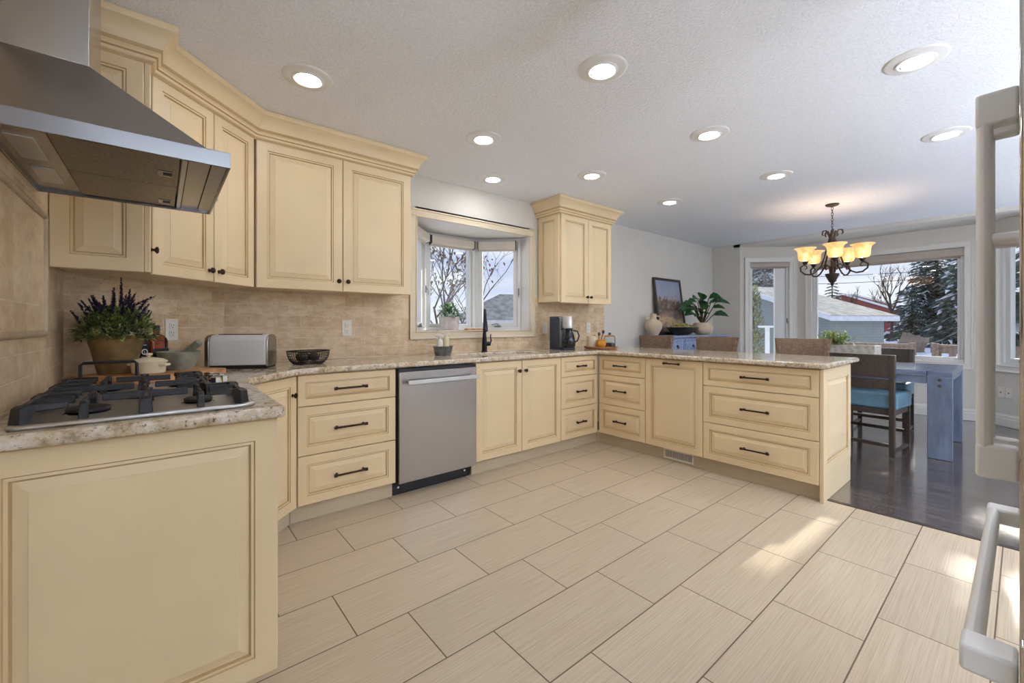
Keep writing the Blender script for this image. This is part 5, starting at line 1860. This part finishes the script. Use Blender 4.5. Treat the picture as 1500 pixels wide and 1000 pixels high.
def gable_house(name, label, corner, ang, wid, length, eave, rise, wall_m, roof_m, over=.35, windows=()):
    """local: x along the gable end (0..-wid to the left), y along the eave side (away)"""
    t2 = thing(name, label, 'building', corner, ang)
    z0 = -1.2
    MB().add([(0, 0, z0), (-wid, 0, z0), (-wid, 0, eave), (-wid / 2, 0, eave + rise), (0, 0, eave), (0, length, z0), (-wid, length, z0), (-wid, length, eave), (-wid / 2, length, eave + rise), (0, length, eave)],
             [(0, 1, 2, 3, 4), (9, 8, 7, 6, 5), (0, 4, 9, 5), (1, 6, 7, 2), (4, 3, 8, 9), (3, 2, 7, 8), (0, 5, 6, 1)]).build('walls', M[wall_m], t2, smooth=0)
    k = rise / (wid / 2)
    mb = MB(); tf = MB()
    for s_ in (1, -1):
        xe = over if s_ > 0 else -wid - over
        ze = eave - over * k
        th = .12
        a_ = (xe, -over, ze + .02); b_ = (-wid / 2, -over, eave + rise + .02); c2 = (-wid / 2, length + over, eave + rise + .02); d_ = (xe, length + over, ze + .02)
        up = lambda p: (p[0], p[1], p[2] + th)
        mb.add([a_, b_, c2, d_, up(a_), up(b_), up(c2), up(d_)], [(0, 1, 2, 3), (7, 6, 5, 4), (0, 4, 5, 1), (1, 5, 6, 2), (2, 6, 7, 3), (3, 7, 4, 0)])
        # white fascia on the rake and along the eave
        e1, e2 = Vector(a_), Vector(b_)
        tf.add([(e1.x, -over - .03, e1.z - .08), (e2.x, -over - .03, e2.z - .08), (e2.x, -over - .03, e2.z + th + .02), (e1.x, -over - .03, e1.z + th + .02),
                (e1.x, -over, e1.z - .08), (e2.x, -over, e2.z - .08), (e2.x, -over, e2.z + th + .02), (e1.x, -over, e1.z + th + .02)],
               [(0, 1, 2, 3), (7, 6, 5, 4), (0, 4, 5, 1), (1, 5, 6, 2), (2, 6, 7, 3), (3, 7, 4, 0)])
        tf.box(xe - .015, -over, ze - .08, xe + .015, length + over, ze + th)
    mb.build('roof', M[roof_m], t2, smooth=0)
    tf.build('fascia', M['fascia'], t2, smooth=0)
    return t2


# grey garage next door, its gable to the left and its eave running away on the right
q = at(1214, 476, d=17)
gar = gable_house('garage', 'grey green sided garage with a snowy low gable roof beyond the deck', (q.x, q.y, 0), -YAW + radians(-75), 9.0, 3.0, 1.52, 1.45, 'siding', 'shingle')
q = at(1330, 476, d=44)
gable_house('red_house', 'red house with a pale snowy roof behind the grey garage', (q.x, q.y, 0), -YAW + radians(-30), 11, 8, 2.35, 2.2, 'siding_red', 'shingle')
q = at(1352, 476, d=58)
gable_house('dark_roofed_house', 'house with a dark gable roof furthest behind the red house', (q.x, q.y, 0), -YAW + radians(-20), 16, 9, 2.9, 2.6, 'stucco', 'shingle_d')
q = at(737, 476, d=24)
nh = thing('neighbour_house', 'neighbouring house with a grey hipped roof seen through the sink window', 'building', (q.x, q.y, 0), -YAW + radians(14))
MB().box(-2.6, -2.0, -1.2, 4.2, 3.0, 1.42).build('walls', M['siding'], nh, smooth=0)
MB().add([(-3.0, -2.4, 1.40), (4.6, -2.4, 1.40), (4.6, 3.4, 1.40), (-3.0, 3.4, 1.40), (-.1, .5, 2.95), (1.7, .5, 2.95)], [(0, 1, 5, 4), (1, 2, 5), (2, 3, 4, 5), (3, 0, 4), (3, 2, 1, 0)]).build('roof', M['shingle'], nh, smooth=0)
MB().box(-3.03, -2.45, 1.27, 4.63, -2.38, 1.42).build('fascia', M['fascia'], nh, smooth=0)


def spruce(label, px, d_, h, rad, base=None, seed=1):
    rr = random.Random(seed)
    q = at(px, 476, d=d_)
    bz = ground_z(q.x, q.y) if base is None else base
    t2 = thing('spruce_tree', label, 'tree', (q.x, q.y, bz), 0, 'evergreens outside')
    MB().tube([(0, 0, -.2), (0, 0, h * .5), (0, 0, h)], [h * .02, h * .012, .01], 8).build('trunk', M['bark'], t2)
    mb = MB()
    layers = int(h * 5)
    for i in range(layers):
        f_ = i / layers
        z_ = h * (.05 + .95 * f_)
        r2 = rad * (1 - f_) ** .85 + .05
        nb = max(6, int(16 * (1 - f_ * .6)))
        for k_ in range(nb):
            a_ = rr.uniform(0, 2 * pi)
            L2 = r2 * rr.uniform(.7, 1.1)
            d2 = Vector((cos(a_), sin(a_), 0))
            s2 = Vector((-sin(a_), cos(a_), 0))
            dz = -.30 * L2
            w2 = .22 * L2 + .06
            for m_ in range(5):
                f2 = m_ / 5
                p_ = d2 * (L2 * f2) + Vector((0, 0, z_ + dz * f2))
                for sg in (-1, 1):
                    e_ = p_ + d2 * L2 * .30 + s2 * sg * w2 * (1.1 - f2 * .6) + Vector((0, 0, -.12 * L2 + rr.uniform(-.05, .05)))
                    mb.add([p_ + s2 * sg * .01, p_ + d2 * L2 * .16 + Vector((0, 0, .03)), e_], [(0, 1, 2)], 1 if rr.random() < .16 else 0)
    mb.build('needles', [M['spruce'], M['snow']], t2, smooth=0, fixn=False)
    return t2


spruce('tall bushy spruce at the right of the big dining window', 1372, 33, 10.5, 3.1, seed=3)
spruce('second dark spruce crowding the tall one, at the edge of the big window', 1428, 24, 9.0, 2.2, seed=4)
spruce('low bushy spruce beneath the tall ones, right of the red house', 1336, 29, 4.2, 1.3, seed=5)
spruce('small pointed spruce behind the garage roof, below the chandelier finial', 1219, 27, 4.7, 1.35, seed=6)
spruce('wide evergreen above the garage, in the narrow left bay window', 1112, 34, 9.5, 4.2, seed=8)
spruce('snowy evergreen just beyond the deck, seen past the refrigerator handle, added to block sun', 1642, 7.16, 12, 1.8, seed=9)  # placed and widened to keep direct sun off the tile floor


def bare_tree(label, px, d_, h, seed=1, spread=.5, depth=5, leaves=0, rbase=None, Y=None, name='bare_tree', base=None):
    rr = random.Random(seed)
    q = at(px, 476, d=d_) if Y is None else at(px, 476, Y=Y)
    bz = ground_z(q.x, q.y) if base is None else base
    t2 = thing(name, label, 'tree', (q.x, q.y, bz), 0, 'leafless trees outside')
    mb = MB(); lm = MB()
    r0 = rbase or h * .014

    def grow(p, d2, L2, r2, lv):
        e_ = p + d2 * L2
        m_ = p + d2 * (L2 * .5) + Vector((rr.uniform(-1, 1), rr.uniform(-1, 1), 0)) * L2 * .05
        mb.tube([p, m_, e_], [r2, r2 * .85, r2 * .68], 5 if lv > 1 else 7, caps=False)
        if lv >= depth:
            for _ in range(leaves):
                pp_ = e_ + Vector((rr.uniform(-1, 1), rr.uniform(-1, 1), rr.uniform(-1, 1))) * L2 * .5
                leaf(lm, pp_, (rr.uniform(-1, 1), rr.uniform(-1, 1), -.5), .07, .04, 0, .2)
            return
        for i in range(rr.choice((2, 3)) if lv else 4):
            v_ = Vector((rr.uniform(-1, 1), rr.uniform(-1, 1), rr.uniform(-.15, 1)))
            nd_ = (d2 + v_ * spread * (1.0 + .25 * lv)).normalized()
            grow(p + d2 * L2 * rr.uniform(.55, 1.0), nd_, L2 * rr.uniform(.58, .82), r2 * rr.uniform(.5, .68), lv + 1)

    grow(Vector((0, 0, -.1)), Vector((rr.uniform(-.08, .08), rr.uniform(-.08, .08), 1)).normalized(), h * .32, r0, 0)
    mb.build('branches', M['bark'], t2, smooth=0, fixn=False)
    if leaves:
        lm.build('dry_leaves', M['cedar'], t2, smooth=0, fixn=False)
    return t2


bare_tree('bare leafless tree with a tall straight trunk right of centre in the dining window', 1306, 33, 8.0, 11, .36)
bare_tree('thin bare tree behind the red roof', 1285, 55, 7.5, 12, .5, 4)
bare_tree('slim bare tree above the garage roof, centre left of the dining window', 1248, 38, 6.0, 13, .35, 4)
bare_tree('bare branching tree filling the middle pane of the sink window', 650, 8.0, 4.9, 23, .66, 7, 1, rbase=.05)
bare_tree('bare twiggy bush low behind the sill plant', 668, 12.0, 3.2, 25, .8, 5, 1, rbase=.03)

# brown cedar column in the narrow bay window
q = at(1104, 476, d=10.5)
cdr = thing('cedar_shrub', 'tall browned cedar shrub at the left of the narrow bay window', 'shrub', (q.x, q.y, -.5))
MB().tube([(0, 0, -.2), (0, 0, 2.4)], [.04, .01], 6).build('trunk', M['bark'], cdr)
mb = MB()
for i in range(1500):
    z_ = R.uniform(0, 2.6); r2 = .34 * (1 - (z_ / 2.7) ** 2) + .04
    a_ = R.uniform(0, 2 * pi); f_ = sqrt(R.random())
    leaf(mb, (cos(a_) * r2 * f_, sin(a_) * r2 * f_, z_), (cos(a_) * .6, sin(a_) * .6, .9), R.uniform(.07, .14), .03, R.randint(0, 1), .1)
mb.build('foliage', [M['cedar'], M['sage']], cdr, smooth=0, fixn=False)

# deck and railings
struct(MB().box(XM + .13, -4, -.25, 10.6, 4.6, -.02).build('ground_deck', M['snow'], smooth=0))


def railing(label, x0_, y0_, x1_, y1_, posts):
    a_ = atan2(y1_ - y0_, x1_ - x0_)
    L2 = sqrt((x1_ - x0_) ** 2 + (y1_ - y0_) ** 2)
    t2 = thing('deck_railing', label, 'railing', (x0_, y0_, -.02), a_, 'deck railings')
    MB().box(0, -.05, .80, L2, .05, .84).build('top_rail', M['deckwood'], t2)
    MB().box(0, -.02, .69, L2, .02, .80).build('fascia_board', M['deckwood'], t2)
    MB().box(0, -.02, .08, L2, .02, .16).build('bottom_rail', M['deckwood'], t2)
    n7 = int(L2 / .17)
    for i in range(n7):
        x_ = (i + .5) * L2 / n7
        MB().box(x_ - .045, -.015, .16, x_ + .045, .015, .69).build('baluster', M['deckwood'], t2, smooth=0)
    for f_ in posts:
        MB().box(L2 * f_ - .045, -.055, 0, L2 * f_ + .045, .045, .86).build('post', M['deckwood'], t2)
    return t2


railing('brown wooden deck railing below the right half of the big window', 10.5, 1.05, 10.5, -2.0, (0.02, .5, .98))
railing('brown wooden deck railing below the left half of the big window', 10.5, 3.0, 10.5, 1.25, (0.02, .98))
q = at(1124, 484, d=8.6)
wr = thing('white_rail_post', 'white painted railing post with a flat cap rail outside the narrow bay window', 'railing', (q.x, q.y, -.02), -YAW)
MB().box(-.03, -.03, 0, .03, .03, 1.13).build('post', M['fascia'], wr)
MB().box(-.16, -.05, 1.13, .30, .05, 1.17).build('cap_rail', M['fascia'], wr)

# snow banks and a leaning old wooden gate in the yard
for i, (px, d_, sx, sy, sz, lab) in enumerate(((1392, 18, 2.0, 1.4, .62, 'high snow bank at the right of the yard'), (1345, 15, 2.2, 1.2, .32, 'low snow bank in front of the leaning wooden gate'))):
    q = at(px, 476, d=d_)
    gz = ground_z(q.x, q.y)
    o = MB().lathe([(1.0, -.3), (.9, .05), (.72, .42), (.5, .72), (.25, .92), (0, 1.0)], 28).build('snow_bank', M['snow'], None, smooth=80, loc=(q.x, q.y, gz - .05), rot=(0, 0, .4 + i))
    o.scale = (sx, sy, sz)
    tag(o, lab, 'snow bank')
q = at(1330, 476, d=23)
gt = thing('leaning_gate', 'old wooden gate panel leaning in the snow left of the snow bank', 'gate', (q.x, q.y, ground_z(q.x, q.y)), -YAW)
gt.rotation_euler = (radians(12), radians(14), -YAW)
mb = MB()
for i in range(6):
    mb.box(-.72 + i * .245, -.03, 0, -.49 + i * .245, 0, 1.0 + .04 * (i % 2))
mb.build('boards', M['deckwood'], gt)
mb = MB()
mb.box(-.74, -.07, .2, .76, -.03, .3); mb.box(-.74, -.07, .75, .76, -.03, .85)
mb.build('battens', M['deckwood'], gt)
# back fence behind the sink window yard
q = at(600, 476, d=17); q2 = at(800, 476, d=20)
L2 = (Vector((q2.x - q.x, q2.y - q.y, 0))).length
fe = thing('board_fence', 'grey board fence with snow on top behind the sink window', 'fence', (q.x, q.y, -.3), atan2(q2.y - q.y, q2.x - q.x))
mb = MB()
for i in range(int(L2 / .15)):
    mb.box(i * .15, 0, 0, i * .15 + .142, .02, 1.42)
mb.build('boards', M['deckwood'], fe, smooth=0)
MB().box(0, -.05, 1.42, L2, .07, 1.50).build('snow_cap', M['snow'], fe)

# overhead cables
for i, (ya, yb, lab) in enumerate(((412.5, 400, 'lower overhead cable crossing the dining window'), (402, 388, 'upper overhead cable crossing the dining window'))):
    a_ = at(1120, ya + 5, d=30); b_ = at(1580, yb - 12, d=24)
    pts = [a_.lerp(b_, f / 12) - Vector((0, 0, .25 * sin(pi * f / 12))) for f in range(13)]
    o = MB().tube(pts, .018, 6).build('power_cable', M['cable'])
    tag(o, lab, 'cable', 'overhead cables')
for i, (px, d_) in enumerate(((1120, 30), (1580, 24))):
    q = at(px, 476, d=d_)
    gz = ground_z(q.x, q.y)
    hgt_ = at(1120, 407, d=30).z + .4 if i == 0 else at(1580, 376, d=24).z + .5
    up_ = thing('utility_pole', 'wooden utility pole carrying the cables, ' + ('behind the garage' if i == 0 else 'at the far right behind the refrigerator'), 'pole', (q.x, q.y, gz))
    MB().cyl((0, 0, -.3), (0, 0, hgt_ - gz), .12, .09, 10).build('shaft', M['bark'], up_)
